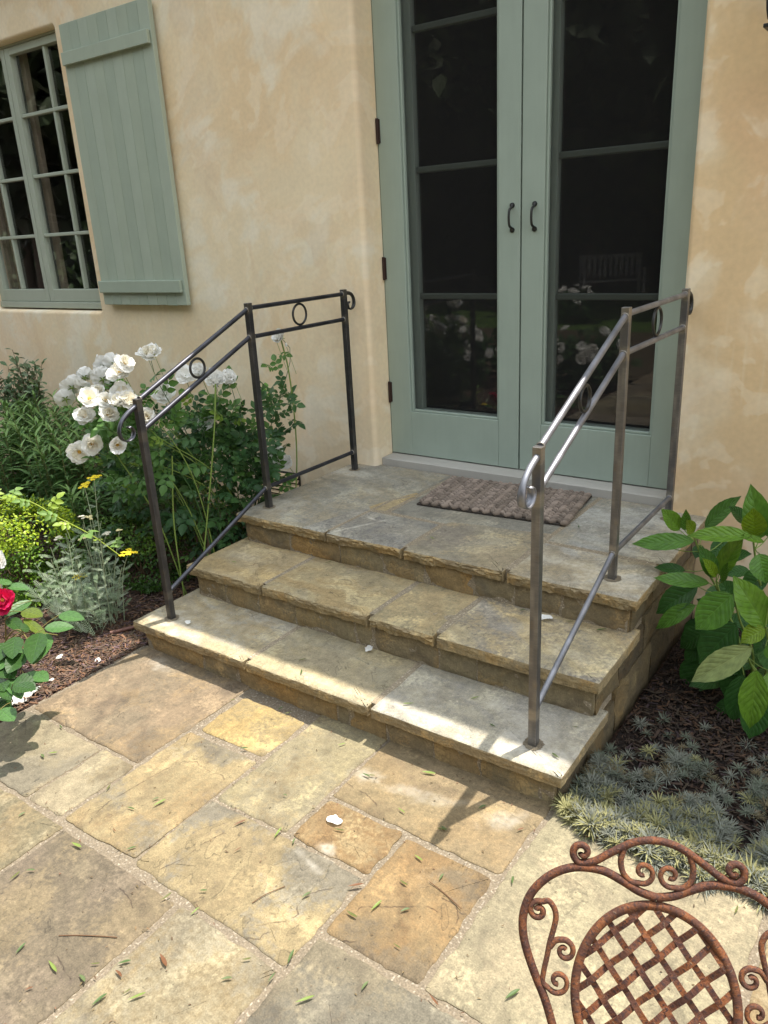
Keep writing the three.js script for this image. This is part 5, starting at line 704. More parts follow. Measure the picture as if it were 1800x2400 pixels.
// ---- yarrow
{
  const B0 = V(-1.32, 0, 1.36), t = thing('yarrow_plant', 'silvery feathery yarrow with flat yellow flower heads at the edge of the mulch bed', 'yarrow', B0.toArray()); t.updateMatrixWorld(true);
  const feather = (s) => { const gs = [], rib = leafGeo(0.1 * s, 0.0028 * s, { nu: 2, nv: 8, curl: 0.2 }); gs.push(rib); for (let i = 1; i < 12; i++) for (const q of [-1, 1]) { const y = 0.1 * s * (i / 12.5 + 0.05), l = 0.017 * s * Math.sin(Math.PI * (0.15 + 0.75 * i / 12)); gs.push(transform(leafGeo(l, 0.0052 * s, { nu: 2, nv: 2, fold: 0.3, curl: 0.3 }), aim(V(0, y, -0.2 * 0.1 * s * Math.pow(y / (0.1 * s), 2)), V(q, 0.55, 0.12), V(0, 0, 1)))); } return mergeGeometries(gs.map(toIndexed)); };
  const G = [feather(0.75), feather(0.55), feather(0.9)], mats = [leafMat(srgb(142, 158, 128), { rough: 0.7, through: 0.25 }), leafMat(srgb(120, 140, 106), { rough: 0.7, through: 0.25 }), leafMat(srgb(158, 170, 146), { rough: 0.75, through: 0.2 })], stem = leafMat(srgb(150, 160, 128), { rough: 0.75, through: 0 }), L = leafySet();
  const fl = new THREE.SphereGeometry(1, 7, 5), yellow = std({ color: rgb(0.72, 0.56, 0.02), roughness: 0.85 }), faded = std({ color: rgb(0.62, 0.55, 0.28), roughness: 0.9 }), creamF = std({ color: rgb(0.68, 0.64, 0.5), roughness: 0.9 });
  const heads = [[-1.314, 0.65, 1.3, 0, 1.0], [-1.399, 0.601, 1.3, 0, 0.95], [-1.09, 0.359, 1.35, 0, 1.3], [-1.419, 0.195, 1.4, 0, 1.1], [-1.324, 0.476, 1.35, 1, 0.65], [-1.379, 0.469, 1.35, 2, 0.65], [-1.355, 0.385, 1.38, 1, 0.8], [-1.30, 0.386, 1.3, 2, 0.6], [-1.52, 0.358, 1.4, 2, 0.7], [-1.449, 0.445, 1.4, 1, 0.8], [-1.2, 0.42, 1.3, 1, 0.5]];
  heads.forEach(([x, y, z, k, s], i) => {
    const gs = []; for (let c = 0; c < 5 + (k ? 0 : 2); c++) { const ca = c * 2.4, cr = 0.027 * s * Math.sqrt(c / 6), cx = Math.cos(ca) * cr, cz = Math.sin(ca) * cr, ch = rr(-0.004, 0.003) - cr * 0.15; for (let f = 0; f < 9; f++) { const a = f * 2.4, r = 0.0092 * s * Math.sqrt(f / 9), g = fl.clone(); g.scale(0.0042, 0.0024, 0.0042); g.translate(cx + Math.cos(a) * r, ch + 0.002 - r * 0.25, cz + Math.sin(a) * r); gs.push(g); } }
    const p = V(x, y, z), m = part('flower_head', mergeGeometries(gs), [yellow, faded, creamF][k], t); m.userData.kind = 'stuff'; m.position.copy(p.clone().sub(B0)); m.rotation.set(rr(-0.2, 0.35), rr(0, 6), rr(-0.2, 0.2));
    const b = V(-1.32 + gauss() * 0.07 + (x + 1.32) * 0.3, 0, 1.36 + gauss() * 0.04), mid = b.clone().lerp(p, 0.6).add(V(gauss() * 0.02, 0.02, 0)); part('stem', tube([b.clone().sub(B0), mid.clone().sub(B0), p.clone().sub(B0).add(V(0, -0.004, 0))], (q) => 0.0026 - 0.001 * q, 14, 6), stem, t);
    const n = Math.round(6 + y * 16); for (let k2 = 0; k2 < n; k2++) { const q = 0.12 + 0.74 * k2 / n, pp = q < 0.6 ? b.clone().lerp(mid, q / 0.6) : mid.clone().lerp(p, (q - 0.6) / 0.4), a = k2 * 2.4 + i, d = V(Math.cos(a), 0.55 + 0.3 * gauss(), Math.sin(a)); L.m.push(aim(pp, d, V(0, 1, 0.25).add(toCam(pp).multiplyScalar(0.4)), rr(0.5, 0.9) * (1.15 - 0.6 * q))); L.t.push(k2 % 3); }
  });
  for (let i = 0; i < 26; i++) { const a = rnd() * 6.283, b = V(-1.34 + Math.cos(a) * 0.12, 0, 1.42 + Math.sin(a) * 0.1), e = V(b.x + gauss() * 0.15 + 0.04, rr(0.12, 0.46), b.z + gauss() * 0.08 + 0.03); part('stem', tube([b.clone().sub(B0), b.clone().lerp(e, 0.5).add(V(0, 0.03, 0)).sub(B0), e.clone().sub(B0)], 0.0018, 8, 5), stem, t); for (let k = 0; k < 14; k++) { const q = 0.15 + 0.85 * k / 14, pp = b.clone().lerp(e, q), an = k * 2.4 + i; L.m.push(aim(pp, V(Math.cos(an), 0.6, Math.sin(an)), V(0, 1, 0.2).add(toCam(pp).multiplyScalar(0.5)), rr(0.55, 0.95))); L.t.push(k % 3); } }
  for (let i = 0; i < 130; i++) { const a = rnd() * 6.283, r = Math.sqrt(rnd()), b = V(-1.36 + Math.cos(a) * r * 0.22, rr(0, 0.16), 1.45 + Math.sin(a) * r * 0.16), d = V(gauss() * 0.8, 0.75, gauss() * 0.7 + 0.15); L.m.push(aim(b, d, V(0, 1, 0.3).add(toCam(b).multiplyScalar(0.5)), rr(0.75, 1.4))); L.t.push(i % 3); }
  plantLeaves(L, t, G, mats, 300);
}

// ---- red rose at the left edge
{
  const B0 = V(-1.28, 0, 1.86), t = thing('red_rose_bush', 'large leaved rose plant with one crimson bloom at the patio edge', 'rose bush', B0.toArray()); t.updateMatrixWorld(true);
  const vt = paint(128, 256, (u, v) => { const a = Math.abs(u - 0.5) * 2, mid = sstep(0.07, 0.02, a), q = v * 7 - a * 1.4, f = q - Math.floor(q), s = sstep(0.12, 0.03, Math.min(f, 1 - f)), n = fbm(u * 6, v * 9, 3), k = 0.93 + 0.14 * n; const c = mix3([222 * k, 226 * k, 214 * k], [255, 255, 236], Math.max(mid * 0.6, s * 0.3)); return [...c, 0.6 - 0.4 * Math.max(mid, s * 0.7)]; });
  const mk = (c, o) => leafMat(c, { map: vt.map, bumpMap: vt.bump, bumpScale: 0.002, rough: 0.38, ...o }), mats = [mk(srgb(96, 140, 78)), mk(srgb(62, 100, 42)), mk(srgb(126, 146, 48), { through: 0.45 })];
  const G = [0, 1, 2].map((k) => leafGeo(1, 1, { nu: 6, nv: 10, fold: 0.16 + 0.06 * k, curl: 0.08 + 0.06 * k, serrate: 0.03, width: (v) => Math.pow(Math.sin(Math.PI * Math.pow(v, 0.85)), 0.75) }));
  const inv = t.matrixWorld.clone().invert(), lay = (b, tip, w, k, i, nrm) => { const d = tip.clone().sub(b), o = part('leaf', G[i % 3], mats[k], t); o.applyMatrix4(inv.clone().multiply(aim(b, d, nrm ?? V(gauss() * 0.2, 1, gauss() * 0.2).add(toCam(b).multiplyScalar(0.5))).multiply(new THREE.Matrix4().makeScale(w * 1.3, d.length() * 1.28, w * 1.1)))); };
  ROSE_LEAVES.forEach(([bx, by, bz, tx, ty, tz, w, k], i) => lay(V(bx, by, bz), V(tx, ty - 0.008, tz), w, k, i));
  const canes = [[[-1.3, 0, 1.88], [-1.24, 0.12, 1.84], [-1.12, 0.19, 1.82], [-1.0, 0.19, 1.78]], [[-1.3, 0, 1.9], [-1.12, 0.17, 1.95], [-0.93, 0.255, 2.0], [-0.78, 0.25, 2.05]], [[-1.3, 0, 1.86], [-1.28, 0.14, 1.84], [-1.24, 0.3, 1.83]], [[-1.28, 0, 1.9], [-1.2, 0.16, 1.86], [-1.1, 0.21, 1.83]], [[-1.26, 0, 1.95], [-1.05, 0.15, 2.02], [-0.85, 0.215, 2.08], [-0.7, 0.2, 2.14]], [[-1.28, 0, 1.92], [-1.1, 0.22, 1.92], [-0.93, 0.31, 1.95], [-0.82, 0.3, 1.98]]], red = leafMat(srgb(112, 104, 56), { through: 0 });
  const spots = canes.flatMap((c) => { const q = new THREE.CatmullRomCurve3(c.map((p) => V(...p))); return [...Array(25).keys()].map((i) => q.getPoint(i / 24)); });
  ROSE_LEAVES.forEach(([x, y, z]) => { const b = V(x, y, z); let best = spots[0]; for (const s of spots) if (s.distanceTo(b) < best.distanceTo(b)) best = s; if (best.distanceTo(b) < 0.22 && best.distanceTo(b) > 0.006) part('leaf_stalk', tube([best, best.clone().lerp(b, 0.5).add(V(0, 0.004, 0)), b].map((p) => p.clone().sub(B0)), 0.0013, 6, 5), red, t); });
  for (const c of canes) part('cane', tube(c.map((p) => V(...p).sub(B0)), (q) => 0.004 - 0.002 * q, 16, 6), red, t);
  // leaves beyond the frame that throw leaf shadows on the cream flagstone
  const shadows = [[-0.86, 2.02], [-0.88, 2.06], [-0.85, 2.09], [-0.845, 2.12], [-0.79, 2.16], [-0.73, 2.19], [-0.71, 2.15], [-0.73, 2.24], [-0.71, 2.21], [-0.68, 2.25], [-0.66, 2.27], [-0.7, 2.29], [-0.64, 2.29], [-0.78, 2.2], [-0.82, 2.05], [-0.6, 2.22], [-0.65, 2.12]];
  shadows.forEach(([x, z], i) => { const y = rr(0.17, 0.27), b = V(x + 0.125 * y - 0.10, y, z - 0.30 * y - 0.0), a = rr(-0.9, 0.9), d = V(Math.cos(a), rr(-0.1, 0.1), Math.sin(a)).multiplyScalar(rr(0.05, 0.066)); lay(b, b.clone().add(d), 0.043, i % 2, i, V(0.1, 1, 0.1)); });
  for (const c of [[[-1.24, 0, 2.1], [-1.08, 0.18, 2.06], [-0.88, 0.24, 1.99], [-0.8, 0.22, 1.97]], [[-1.24, 0, 2.14], [-1.02, 0.2, 2.14], [-0.86, 0.24, 2.1], [-0.76, 0.22, 2.1]], [[-1.22, 0, 2.2], [-1.0, 0.2, 2.2], [-0.8, 0.23, 2.18], [-0.72, 0.2, 2.18]]]) part('cane', tube(c.map((p) => V(...p).sub(B0)), 0.0022, 14, 6), red, t);
  const redPetal = leafMat(rgb(0.6, 0.012, 0.085), { rough: 0.55, through: 0.2 }); makeBloom(t, V(-1.25, 0.30, 1.83).sub(B0), V(0.5, 0.6, 0.7), 1.15, redPetal, true).userData.label = 'crimson bloom'; 
  makeBloom(t, V(-1.575, 0.333, 1.66).sub(B0), V(0.5, 0.5, 0.7), 0.95, whitePetal, true).userData.label = 'white bloom'; makeBloom(t, V(-1.585, 0.218, 1.68).sub(B0), V(0.6, 0.2, 0.7), 0.9, whitePetal, true).userData.label = 'white bloom';
  // long lime coloured cane arching over the box bush
  const lime = leafMat(srgb(150, 168, 58), { through: 0.2 }), limeLeaf = [leafMat(srgb(112, 146, 66), { through: 0.4 }), leafMat(srgb(150, 176, 60), { through: 0.45 })], arch = [[-1.9, 0.5, 1.62], [-1.66, 0.565, 1.55], [-1.541, 0.567, 1.5], [-1.39, 0.492, 1.45], [-1.209, 0.43, 1.42], [-1.111, 0.349, 1.38]];
  part('cane', tube([[-1.5, 0, 1.9], [-1.75, 0.3, 1.75], ...arch].map((p) => V(...p).sub(B0)), (q) => 0.0042 - 0.002 * q, 40, 6), lime, t); part('cane', tube([[-1.66, 0.1, 1.75], [-1.62, 0.46, 1.6], [-1.5, 0.5, 1.5], [-1.41, 0.493, 1.45]].map((p) => V(...p).sub(B0)), 0.0022, 20, 6), lime, t);
  const cv = new THREE.CatmullRomCurve3(arch.map((p) => V(...p))); for (let i = 0; i < 13; i++) { const p = cv.getPointAt(i / 12.5), o = part('leaf', ROSE_GEOS[i % 3], limeLeaf[i % 2], t); o.applyMatrix4(inv.clone().multiply(aim(p, V(gauss(), 0.25, gauss()), V(0, 1, 0.3).add(toCam(p).multiplyScalar(0.5)), rr(0.85, 1.25)))); }
}
// ---------------------------------------------------------------- ground cover, mulch, pipe
{
  const tuft = (n, L) => { const gs = []; for (let i = 0; i < n; i++) { const a = i * 2.4 + rr(-0.2, 0.2), el = rr(0.05, 0.95), d = V(Math.cos(a) * Math.cos(el), Math.sin(el), Math.sin(a) * Math.cos(el)); gs.push(transform(leafGeo(L * rr(0.7, 1.15), 0.0026, { nu: 2, nv: 5, fold: 0.3, curl: rr(-0.25, 0.7), width: (v) => 0.55 + 0.45 * Math.sin(Math.PI * v) - (v > 0.85 ? (v - 0.85) * 4 : 0) }), aim(V(0, 0.004, 0), d, V(0, 1, 0).addScaledVector(d, -0.5)))); } return mergeGeometries(gs.map(toIndexed)); };
  const gc = new THREE.Group(); gc.name = 'silver_ground_cover'; gc.position.set(1.2, 0, 1.25); scene.add(gc); gc.userData = { kind: 'stuff', label: 'low silvery ground cover of needle leaved tufts spreading beside the steps', category: 'ground cover' };
  const m = leafMat(rgb(0.185, 0.19, 0.155), { rough: 0.75, through: 0.15, specularIntensity: 0.4 });
  for (let k = 0; k < 4; k++) {
    const mats = [], cols = [], n = 560; let tries = 0;
    while (mats.length < n && tries++ < 30000) {
      const x = rr(0.925, 2.3), z = rr(0.84, 1.6), edge = 1.50 + 0.035 * noise(x * 6, 3) + 0.03 * noise(x * 17, 8) - 0.05 * sstep(1.0, 0.92, x), dens = sstep(0.98, 1.44, z + 0.18 * noise(x * 6, z * 6)) * sstep(-0.45, 0.35, noise(x * 9 + 5, z * 9) + 1.6 * (z - 1.22)); if (z > edge + 0.02 || rnd() > 0.03 + 0.97 * dens) continue;
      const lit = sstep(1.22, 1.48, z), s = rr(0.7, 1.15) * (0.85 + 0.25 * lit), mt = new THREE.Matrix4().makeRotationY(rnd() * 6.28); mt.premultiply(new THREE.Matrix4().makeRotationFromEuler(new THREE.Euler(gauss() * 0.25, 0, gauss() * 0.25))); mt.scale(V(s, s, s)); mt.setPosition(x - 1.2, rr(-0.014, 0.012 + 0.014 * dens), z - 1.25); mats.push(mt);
      const g = rnd(); cols.push(g < 0.10 + 0.45 * lit ? [1.6, 1.5, 0.85] : g < 0.3 ? [0.9, 0.72, 0.5] : g < 0.6 ? [0.75, 0.84, 0.76] : [1.05, 1.08, 1.08]);  // sunlight painted in: more bright yellowish tufts towards the lit strip
    }
    const im = new THREE.InstancedMesh(tuft(34, 0.030 + 0.004 * k), m, mats.length), c = new THREE.Color(); im.name = numbered('tuft'); im.castShadow = im.receiveShadow = true; im.userData.kind = 'stuff'; mats.forEach((q, i) => { im.setMatrixAt(i, q); c.setRGB(...cols[i]); im.setColorAt(i, c); }); gc.add(im);
  }
}
{
  const chip = new RoundedBoxGeometry(0.034, 0.0035, 0.008, 1, 0.001), p = chip.attributes.position; for (let i = 0; i < p.count; i++) { p.setY(i, p.getY(i) + 0.003 * Math.cos(p.getX(i) * 70)); p.setZ(i, p.getZ(i) * (1 - 0.5 * Math.max(0, p.getX(i) / 0.02))); } chip.computeVertexNormals();
  const bed = (label, boxes, n, tone) => {
    const im = new THREE.InstancedMesh(chip, std({ color: rgb(0.14, 0.09, 0.063), roughness: 0.95 }), n), q = new THREE.Quaternion(), e = new THREE.Euler(), c = new THREE.Color(), m = new THREE.Matrix4(); im.name = numbered('mulch'); im.castShadow = im.receiveShadow = true; im.userData = { kind: 'stuff', label, category: 'mulch' };
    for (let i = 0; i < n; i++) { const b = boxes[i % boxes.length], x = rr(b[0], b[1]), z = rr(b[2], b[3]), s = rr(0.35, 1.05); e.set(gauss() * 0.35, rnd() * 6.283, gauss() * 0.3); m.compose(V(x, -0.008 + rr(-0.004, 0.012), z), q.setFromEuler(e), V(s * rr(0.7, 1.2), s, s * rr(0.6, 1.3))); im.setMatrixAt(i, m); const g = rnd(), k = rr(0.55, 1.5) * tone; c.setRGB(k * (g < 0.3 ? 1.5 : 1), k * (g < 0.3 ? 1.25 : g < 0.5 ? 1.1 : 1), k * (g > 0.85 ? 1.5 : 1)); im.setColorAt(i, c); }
    scene.add(im);
  };
  bed('reddish brown bark mulch strewn along the left edge of the patio', [[-1.35, -0.95, 1.4, 2.3], [-1.3, -0.94, 0.2, 1.5], [-2.6, -1.2, 0.9, 2.3], [-1.2, -0.95, 1.35, 1.9]], 9000, 0.72);
  bed('bark mulch darkened to paint in the shade of the broad leaved shrub', [[0.93, 2.0, 0.1, 1.0], [0.93, 1.9, 0.7, 1.48]], 6500, 0.3);  // low tone paints the shade under the shrub into the chips
}
single('drip_pipe', tube([[-1.145, 0.012, 1.47], [-1.06, 0.016, 1.32], [-1.0, 0.016, 1.15], [-0.97, 0.014, 0.9], [-0.95, 0.012, 0.5]], 0.0085, 30, 10), std({ color: srgb(104, 70, 58), roughness: 0.6 }), 'brown irrigation pipe lying on the mulch along the left end of the steps', 'pipe');

{ // crumbs of dry litter on the paving
  const n = 620, im = new THREE.InstancedMesh(leafGeo(0.009, 0.0028, { nu: 2, nv: 3, fold: 0.5, curl: 0.5 }), std({ color: rgb(0.12, 0.075, 0.04), roughness: 1 }), n), c = new THREE.Color(), m = new THREE.Matrix4(), q = new THREE.Quaternion(), e = new THREE.Euler();
  im.name = 'dry_litter'; im.userData = { kind: 'stuff', label: 'tiny brown crumbs of dry plant litter scattered over the flagstones', category: 'litter' };
  for (let i = 0; i < n; i++) { let x = rr(-0.9, 1.45), z = 1.5 + 1.3 * Math.pow(rnd(), 0.9); if (i % 3 === 0) { const s = STONES[Math.floor(rnd() * STONES.length)], k = Math.floor(rnd() * 4), a = s.q[k], b = s.q[(k + 1) % s.q.length], t = rnd(); x = lerp(a[0], b[0], t) + gauss() * 0.008; z = Math.max(1.49, lerp(a[1], b[1], t) + gauss() * 0.008); } if (i % 9 === 1) { x = rr(-0.85, 0.9); z = 1.492 + 0.03 * rnd(); } const s = rr(0.4, 1.3); e.set(-1.57 + gauss() * 0.3, gauss() * 0.3, rnd() * 6.283); e.order = 'YXZ'; e.y = rnd() * 6.283; m.compose(V(x, 0.0055, z), q.setFromEuler(e), V(s, s, s)); im.setMatrixAt(i, m); const g = rr(0.5, 1.7); c.setRGB(g, g * rr(0.85, 1.2), g); im.setColorAt(i, c); }
  im.castShadow = im.receiveShadow = true; scene.add(im);
}

// ---------------------------------------------------------------- small loose things
const stoneDesc = (x, z) => { for (const s of STONES) { let ok = true; for (let i = 0; i < s.q.length; i++) { const a = s.q[i], b = s.q[(i + 1) % s.q.length]; if ((b[0] - a[0]) * (z - a[1]) - (b[1] - a[1]) * (x - a[0]) < 0) ok = false; } if (ok) return s.desc; } return null; };
{
  const mk = (L, W, bend, tw) => { const g = leafGeo(L, W, { nu: 2, nv: 8, fold: 0.5, curl: 0 }), p = g.attributes.position; for (let i = 0; i < p.count; i++) { const v = p.getY(i) / L - 0.5; p.setY(i, p.getY(i) - L / 2); p.setX(i, p.getX(i) + bend * L * (0.25 - v * v)); p.setZ(i, p.getZ(i) + 0.35 * L * v * v * tw); } g.rotateX(-Math.PI / 2); g.computeVertexNormals(); return g; };
  const G = [mk(0.042, 0.0085, 0.12, 0.4), mk(0.036, 0.007, -0.15, 0.6), mk(0.03, 0.008, 0.25, 0.3), mk(0.046, 0.009, 0.05, 0.5)], tones = [['dark green', srgb(74, 96, 50)], ['light green', srgb(118, 136, 66)], ['grey green', srgb(92, 106, 66)], ['olive green', srgb(94, 98, 48)], ['reddish brown', srgb(112, 76, 50)]], mats = tones.map(([, c]) => leafMat(c, { rough: 0.5, through: 0.2 }));
  let k = 0; const dropped = {}, drop = (x, y, z, where, ang) => { const c = rnd() < 0.12 ? 4 : k % 4, tone = tones[c][0], o = single('fallen_leaf', G[(k * 7) % 4], mats[c], '', 'fallen leaf', 'narrow leaves fallen on the paving and steps'); o.position.set(x, y, z); o.rotation.set(gauss() * 0.08, ang ?? rnd() * 6.283, gauss() * 0.15); const s = rr(0.55, 1.05); o.scale.set(s * rr(0.7, 1.1), s, s); (dropped[`${tone} leaf on the ${where}`] ??= []).push(o); k++; };
  for (const [x, z] of LEAVES_PATIO) drop(x, 0.0085, z, stoneDesc(x, z) ?? (z > 2 ? 'mortar of the front joints' : 'mortar near the steps'), rr(-1.2, 1.2) + 2.4);
  for (const [x, z] of LEAVES_T1) drop(x, H1 + 0.005, z, 'bottom step'); for (const [x, z] of LEAVES_T2) drop(x, H2 + 0.005, z, 'middle step'); for (const [x, z] of LEAVES_L) drop(x, H3 + 0.005, z, x > 0.3 ? 'landing right of the mat' : 'front of the landing');
  const ranks = ['nearest the door', 'second from door', 'third from door', 'fourth from door', 'fifth from door', 'sixth from door', 'seventh from door'];
  for (const [text, list] of Object.entries(dropped)) { list.sort((p, q) => p.position.z - q.position.z); list.forEach((o, i) => { o.userData.label = list.length > 1 ? `${text}, ${i && i === list.length - 1 ? 'farthest from door' : ranks[i]}` : text; }); }
  const twig = std({ color: srgb(104, 76, 52), roughness: 0.9 });
  single('fallen_twig', tube([[0.06, 0.004, 2.513], [0.1, 0.0045, 2.487], [0.15, 0.0045, 2.458], [0.187, 0.004, 2.438]], 0.0013, 10, 5), twig, 'thin dry twig lying on the large umber flagstone', 'twig');
  single('fallen_twig', tube([[0.395, 0.004, 2.185], [0.405, 0.005, 2.15], [0.43, 0.004, 2.10]], 0.0011, 10, 5), twig, 'thin dry twig lying on the two-toned gold and grey flagstone', 'twig');
  single('fallen_twig', tube([[0.74, 0.007, 1.89], [0.79, 0.005, 1.9], [0.85, 0.007, 1.92]], 0.0012, 10, 5), twig, 'thin dry twig lying on the gold flagstone beside the chair', 'twig');
}
{
  const g = new THREE.CircleGeometry(0.021, 28), p = g.attributes.position; for (let i = 0; i < p.count; i++) { const x = p.getX(i), y = p.getY(i), a = Math.atan2(y, x); const s = i ? 1 + 0.08 * Math.sin(a * 2 + 1) - 0.28 * Math.exp(-Math.pow((a - 1.3) * 2.6, 2)) - 0.10 * Math.exp(-Math.pow((a - 2.3) * 5, 2)) + 0.05 * Math.sin(a * 5) : 1; p.setXYZ(i, x * s, y * s * 1.0, (x * x * 5 + y * y * 14) + 0.0016 * Math.sin(a * 4)); } g.rotateX(-Math.PI / 2); g.computeVertexNormals();
  [['white rose petal fallen on the square deep gold flagstone', 1], ['white rose petal fallen at the back of the bottom step', 0.9], ['white rose petal fallen at the back of the middle step', 1.1], ['white rose petal fallen beside the left handrail post on the bottom step', 0.7]].forEach(([l, s], i) => { const o = single('rose_petal', g, whitePetal, l, 'petal'); o.position.set(PETALS[i][0], PETALS[i][1] + 0.0075, PETALS[i][2] + (i === 1 || i === 2 ? 0.012 : 0)); o.rotation.y = i * 1.9; o.scale.set(s * 1.1, s, s * 0.85); });
  const sg = new THREE.SphereGeometry(0.028, 14, 6, 0, Math.PI * 2, 0, Math.PI * 0.45), sp = sg.attributes.position; for (let i = 0; i < sp.count; i++) { const x = sp.getX(i), z = sp.getZ(i), n = 1 + 0.25 * noise(x * 60, z * 60 + 4); sp.setXYZ(i, x * n * 1.2, (sp.getY(i) - 0.02) * 0.55 + 0.003 * noise(x * 140, z * 140), z * n * 0.75); } sg.computeVertexNormals();
  const sm = std({ color: rgb(0.66, 0.64, 0.58), roughness: 0.5 }), where = ['among the leaves of the red rose', 'in the cluster beside the patio corner', 'beside the cream flagstone', 'between the red rose and the patio', 'on the mulch below the yarrow', 'near the bottom step', 'on the mulch beside the brown flagstone', 'under the feathery yarrow leaves', 'at the left edge of the picture', 'beside the larger shells by the patio corner', 'at the edge of the brown flagstone', 'closest to the cream flagstone'];
  SHELLS.forEach(([x, z], i) => { const o = single('shell', sg, sm, `white shell fragment lying on the mulch ${where[i].replace(/^on the mulch /, '')}`, 'shell', 'shell fragments in the mulch'); o.position.set(Math.min(x, -0.965), 0.004, z); o.rotation.set(gauss() * 0.3, rnd() * 6, gauss() * 0.3); const s = (i === 5 || i === 6 || i === 7 ? 0.55 : rr(0.7, 1.15)); o.scale.set(s, s, s); });
}

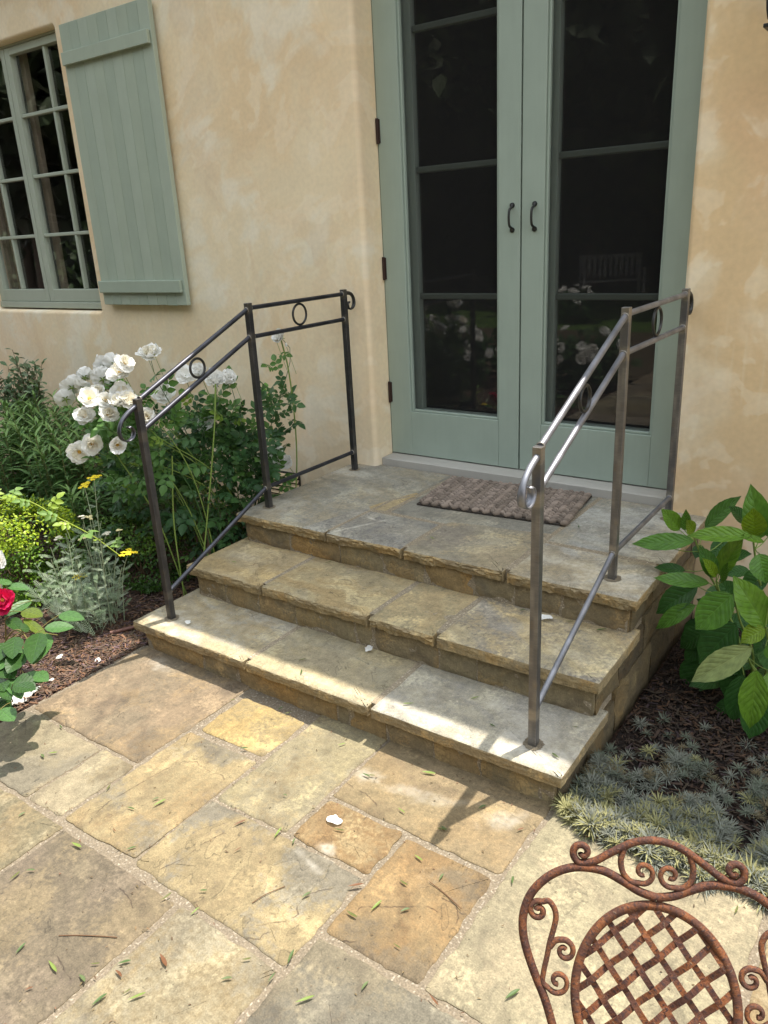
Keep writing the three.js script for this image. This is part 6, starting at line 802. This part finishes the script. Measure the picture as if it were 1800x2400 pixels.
// ---------------------------------------------------------------- garden across the lawn, seen mirrored in the glass
{
  const bark = std({ color: rgb(0.09, 0.065, 0.045), roughness: 0.95 }), lg = [leafGeo(0.42, 0.26, { nu: 2, nv: 3, fold: 0.25, curl: 0.2 })];
  const tree = (label, x, z, h, r, col) => { const t = thing('garden_tree', label, 'tree', [x, 0, z]); part('trunk', tube([[0, -0.05, 0], [0.1, h * 0.35, 0.05], [-0.05, h * 0.75, 0]], (q) => 0.2 - 0.13 * q, 12, 9), bark, t); const n = 6500, im = new THREE.InstancedMesh(lg[0], leafMat(col, { rough: 0.6, through: 0.25 }), n), c = new THREE.Color(); im.name = numbered('crown'); for (let i = 0; i < n; i++) { const v = rdir(), q = Math.pow(rnd(), 0.35) * (1 + 0.3 * noise(v.x * 3 + x, v.y * 3 + v.z)), p = V(v.x * r * q, h * 0.62 + v.y * h * 0.42 * q, v.z * r * q); im.setMatrixAt(i, aim(p, rdir(), rdir().add(V(0, 0.8, 0)), rr(0.7, 1.4))); const k = rr(0.6, 1.3); c.setRGB(k, k, k * 0.9); im.setColorAt(i, c); } im.userData.kind = 'stuff'; t.add(im); };
  tree('tall dark tree across the lawn mirrored in the left door', -4.6, 12.5, 9, 3.4, rgb(0.035, 0.055, 0.02)); tree('broad dark tree mirrored in the middle of the door glass', -0.6, 14, 10, 3.8, rgb(0.03, 0.05, 0.02)); tree('dark tree at the far side of the lawn mirrored in the right door', 4, 13, 9, 3.6, rgb(0.035, 0.055, 0.022)); tree('dark tree beyond the window side of the garden', -9, 11.5, 8.5, 3.5, rgb(0.04, 0.06, 0.02)); tree('dark tree mirrored in the window panes', -13.5, 11, 8.5, 3.5, rgb(0.04, 0.06, 0.022)); tree('dark tree closing the garden on the right', 8.5, 12, 9, 3.5, rgb(0.035, 0.055, 0.02)); tree('dark tree beside the house mirrored in the nearest window panes', -12, 5.2, 8.5, 3.6, rgb(0.035, 0.055, 0.02)); tree('dark tree mirrored in the outer window panes', -18, 8.5, 9.5, 4.2, rgb(0.035, 0.055, 0.02)); tree('dark tree far down the garden mirrored between the window bars', -17, 14, 10, 4.4, rgb(0.035, 0.055, 0.02)); tree('dark tree behind the bench mirrored in the right door', -2.6, 11.6, 9.5, 3.4, rgb(0.03, 0.048, 0.018));
  const hd = thing('backdrop_hedge', 'tall hedge added as a dark backdrop to close sky gaps in the reflections', 'hedge', [-6, 0, 15.5]), n = 14000, im = new THREE.InstancedMesh(leafGeo(0.34, 0.2, { nu: 2, nv: 3 }), leafMat(rgb(0.04, 0.07, 0.022), { rough: 0.6, through: 0.2 }), n); im.name = 'foliage_mass'; for (let i = 0; i < n; i++) im.setMatrixAt(i, aim(V(rr(-26, 16), rr(0, 6.6), rr(-0.7, 0.5)), rdir(), rdir().add(V(0, 0.7, -0.3)), rr(0.8, 1.5))); im.userData.kind = 'stuff'; hd.add(im);
  part('backdrop_core', boxAt(-26, 16, 0, 6.3, -0.3, 0.4, 0.05), std({ color: rgb(0.012, 0.016, 0.008), roughness: 1 }), hd);  // unseen hedge and dark core added to keep sky out of the reflections
  const wood = std({ color: rgb(0.36, 0.35, 0.32), roughness: 0.7 }), bn = thing('garden_bench', 'white slatted garden bench mirrored in the lower panes of the right door', 'bench', [-4.0, 0, 12.2]); bn.rotation.y = 2.6;
  for (let i = 0; i < 5; i++) part('seat_slat', boxAt(-0.6, 0.6, 0.42, 0.445, -0.22 + i * 0.09, -0.15 + i * 0.09, 0.004), wood, bn); for (let i = 0; i < 11; i++) part('back_slat', boxAt(-0.57 + i * 0.106, -0.51 + i * 0.106, 0.5, 0.86, -0.25, -0.235, 0.003), wood, bn); part('top_rail', boxAt(-0.63, 0.63, 0.86, 0.93, -0.255, -0.225, 0.006), wood, bn); for (const x of [-0.6, 0.56]) for (const z of [-0.25, 0.2]) part('leg', boxAt(x, x + 0.05, 0, z < 0 ? 0.86 : 0.64, z, z + 0.045, 0.004), wood, bn); for (const x of [-0.61, 0.55]) part('armrest', boxAt(x, x + 0.07, 0.64, 0.665, -0.25, 0.27, 0.005), wood, bn);
  for (const [x, z, label] of [[-1.35, 4.0, 'white rose bush across the patio mirrored in the right door'], [-2.75, 3.9, 'white rose bush across the patio mirrored in the left door'], [-3.6, 9.2, 'white rose bush by the lawn mirrored at the right edge of the door']]) {
    const t = thing('garden_rose_bush', label, 'rose bush', [x, 0, z]), n2 = 420, im2 = new THREE.InstancedMesh(ROSE_GEOS[1], leafMat(srgb(62, 96, 46)), n2); im2.name = numbered('foliage'); im2.userData.kind = 'stuff'; for (let i = 0; i < n2; i++) { const v = rdir().multiplyScalar(Math.pow(rnd(), 0.4)); im2.setMatrixAt(i, aim(V(v.x * 0.5, 0.26 + v.y * 0.24, v.z * 0.4), rdir(), V(0, 1, 0).add(rdir()), rr(0.9, 1.5))); } t.add(im2);
    for (let i = 0; i < 24; i++) { const v = rdir(); v.y = Math.abs(v.y); v.z = -Math.abs(v.z); makeBloom(t, V(v.x * 0.5, 0.3 + v.y * 0.28, v.z * 0.4), v, 1.25, whitePetal, false); } for (let i = 0; i < 5; i++) part('cane', tube([[gauss() * 0.03, 0, gauss() * 0.03], [gauss() * 0.12, 0.3, gauss() * 0.1], [gauss() * 0.25, 0.5, gauss() * 0.2]], 0.005, 8, 5), brownStem, t);
  }
}

renderer.render(scene, camera);
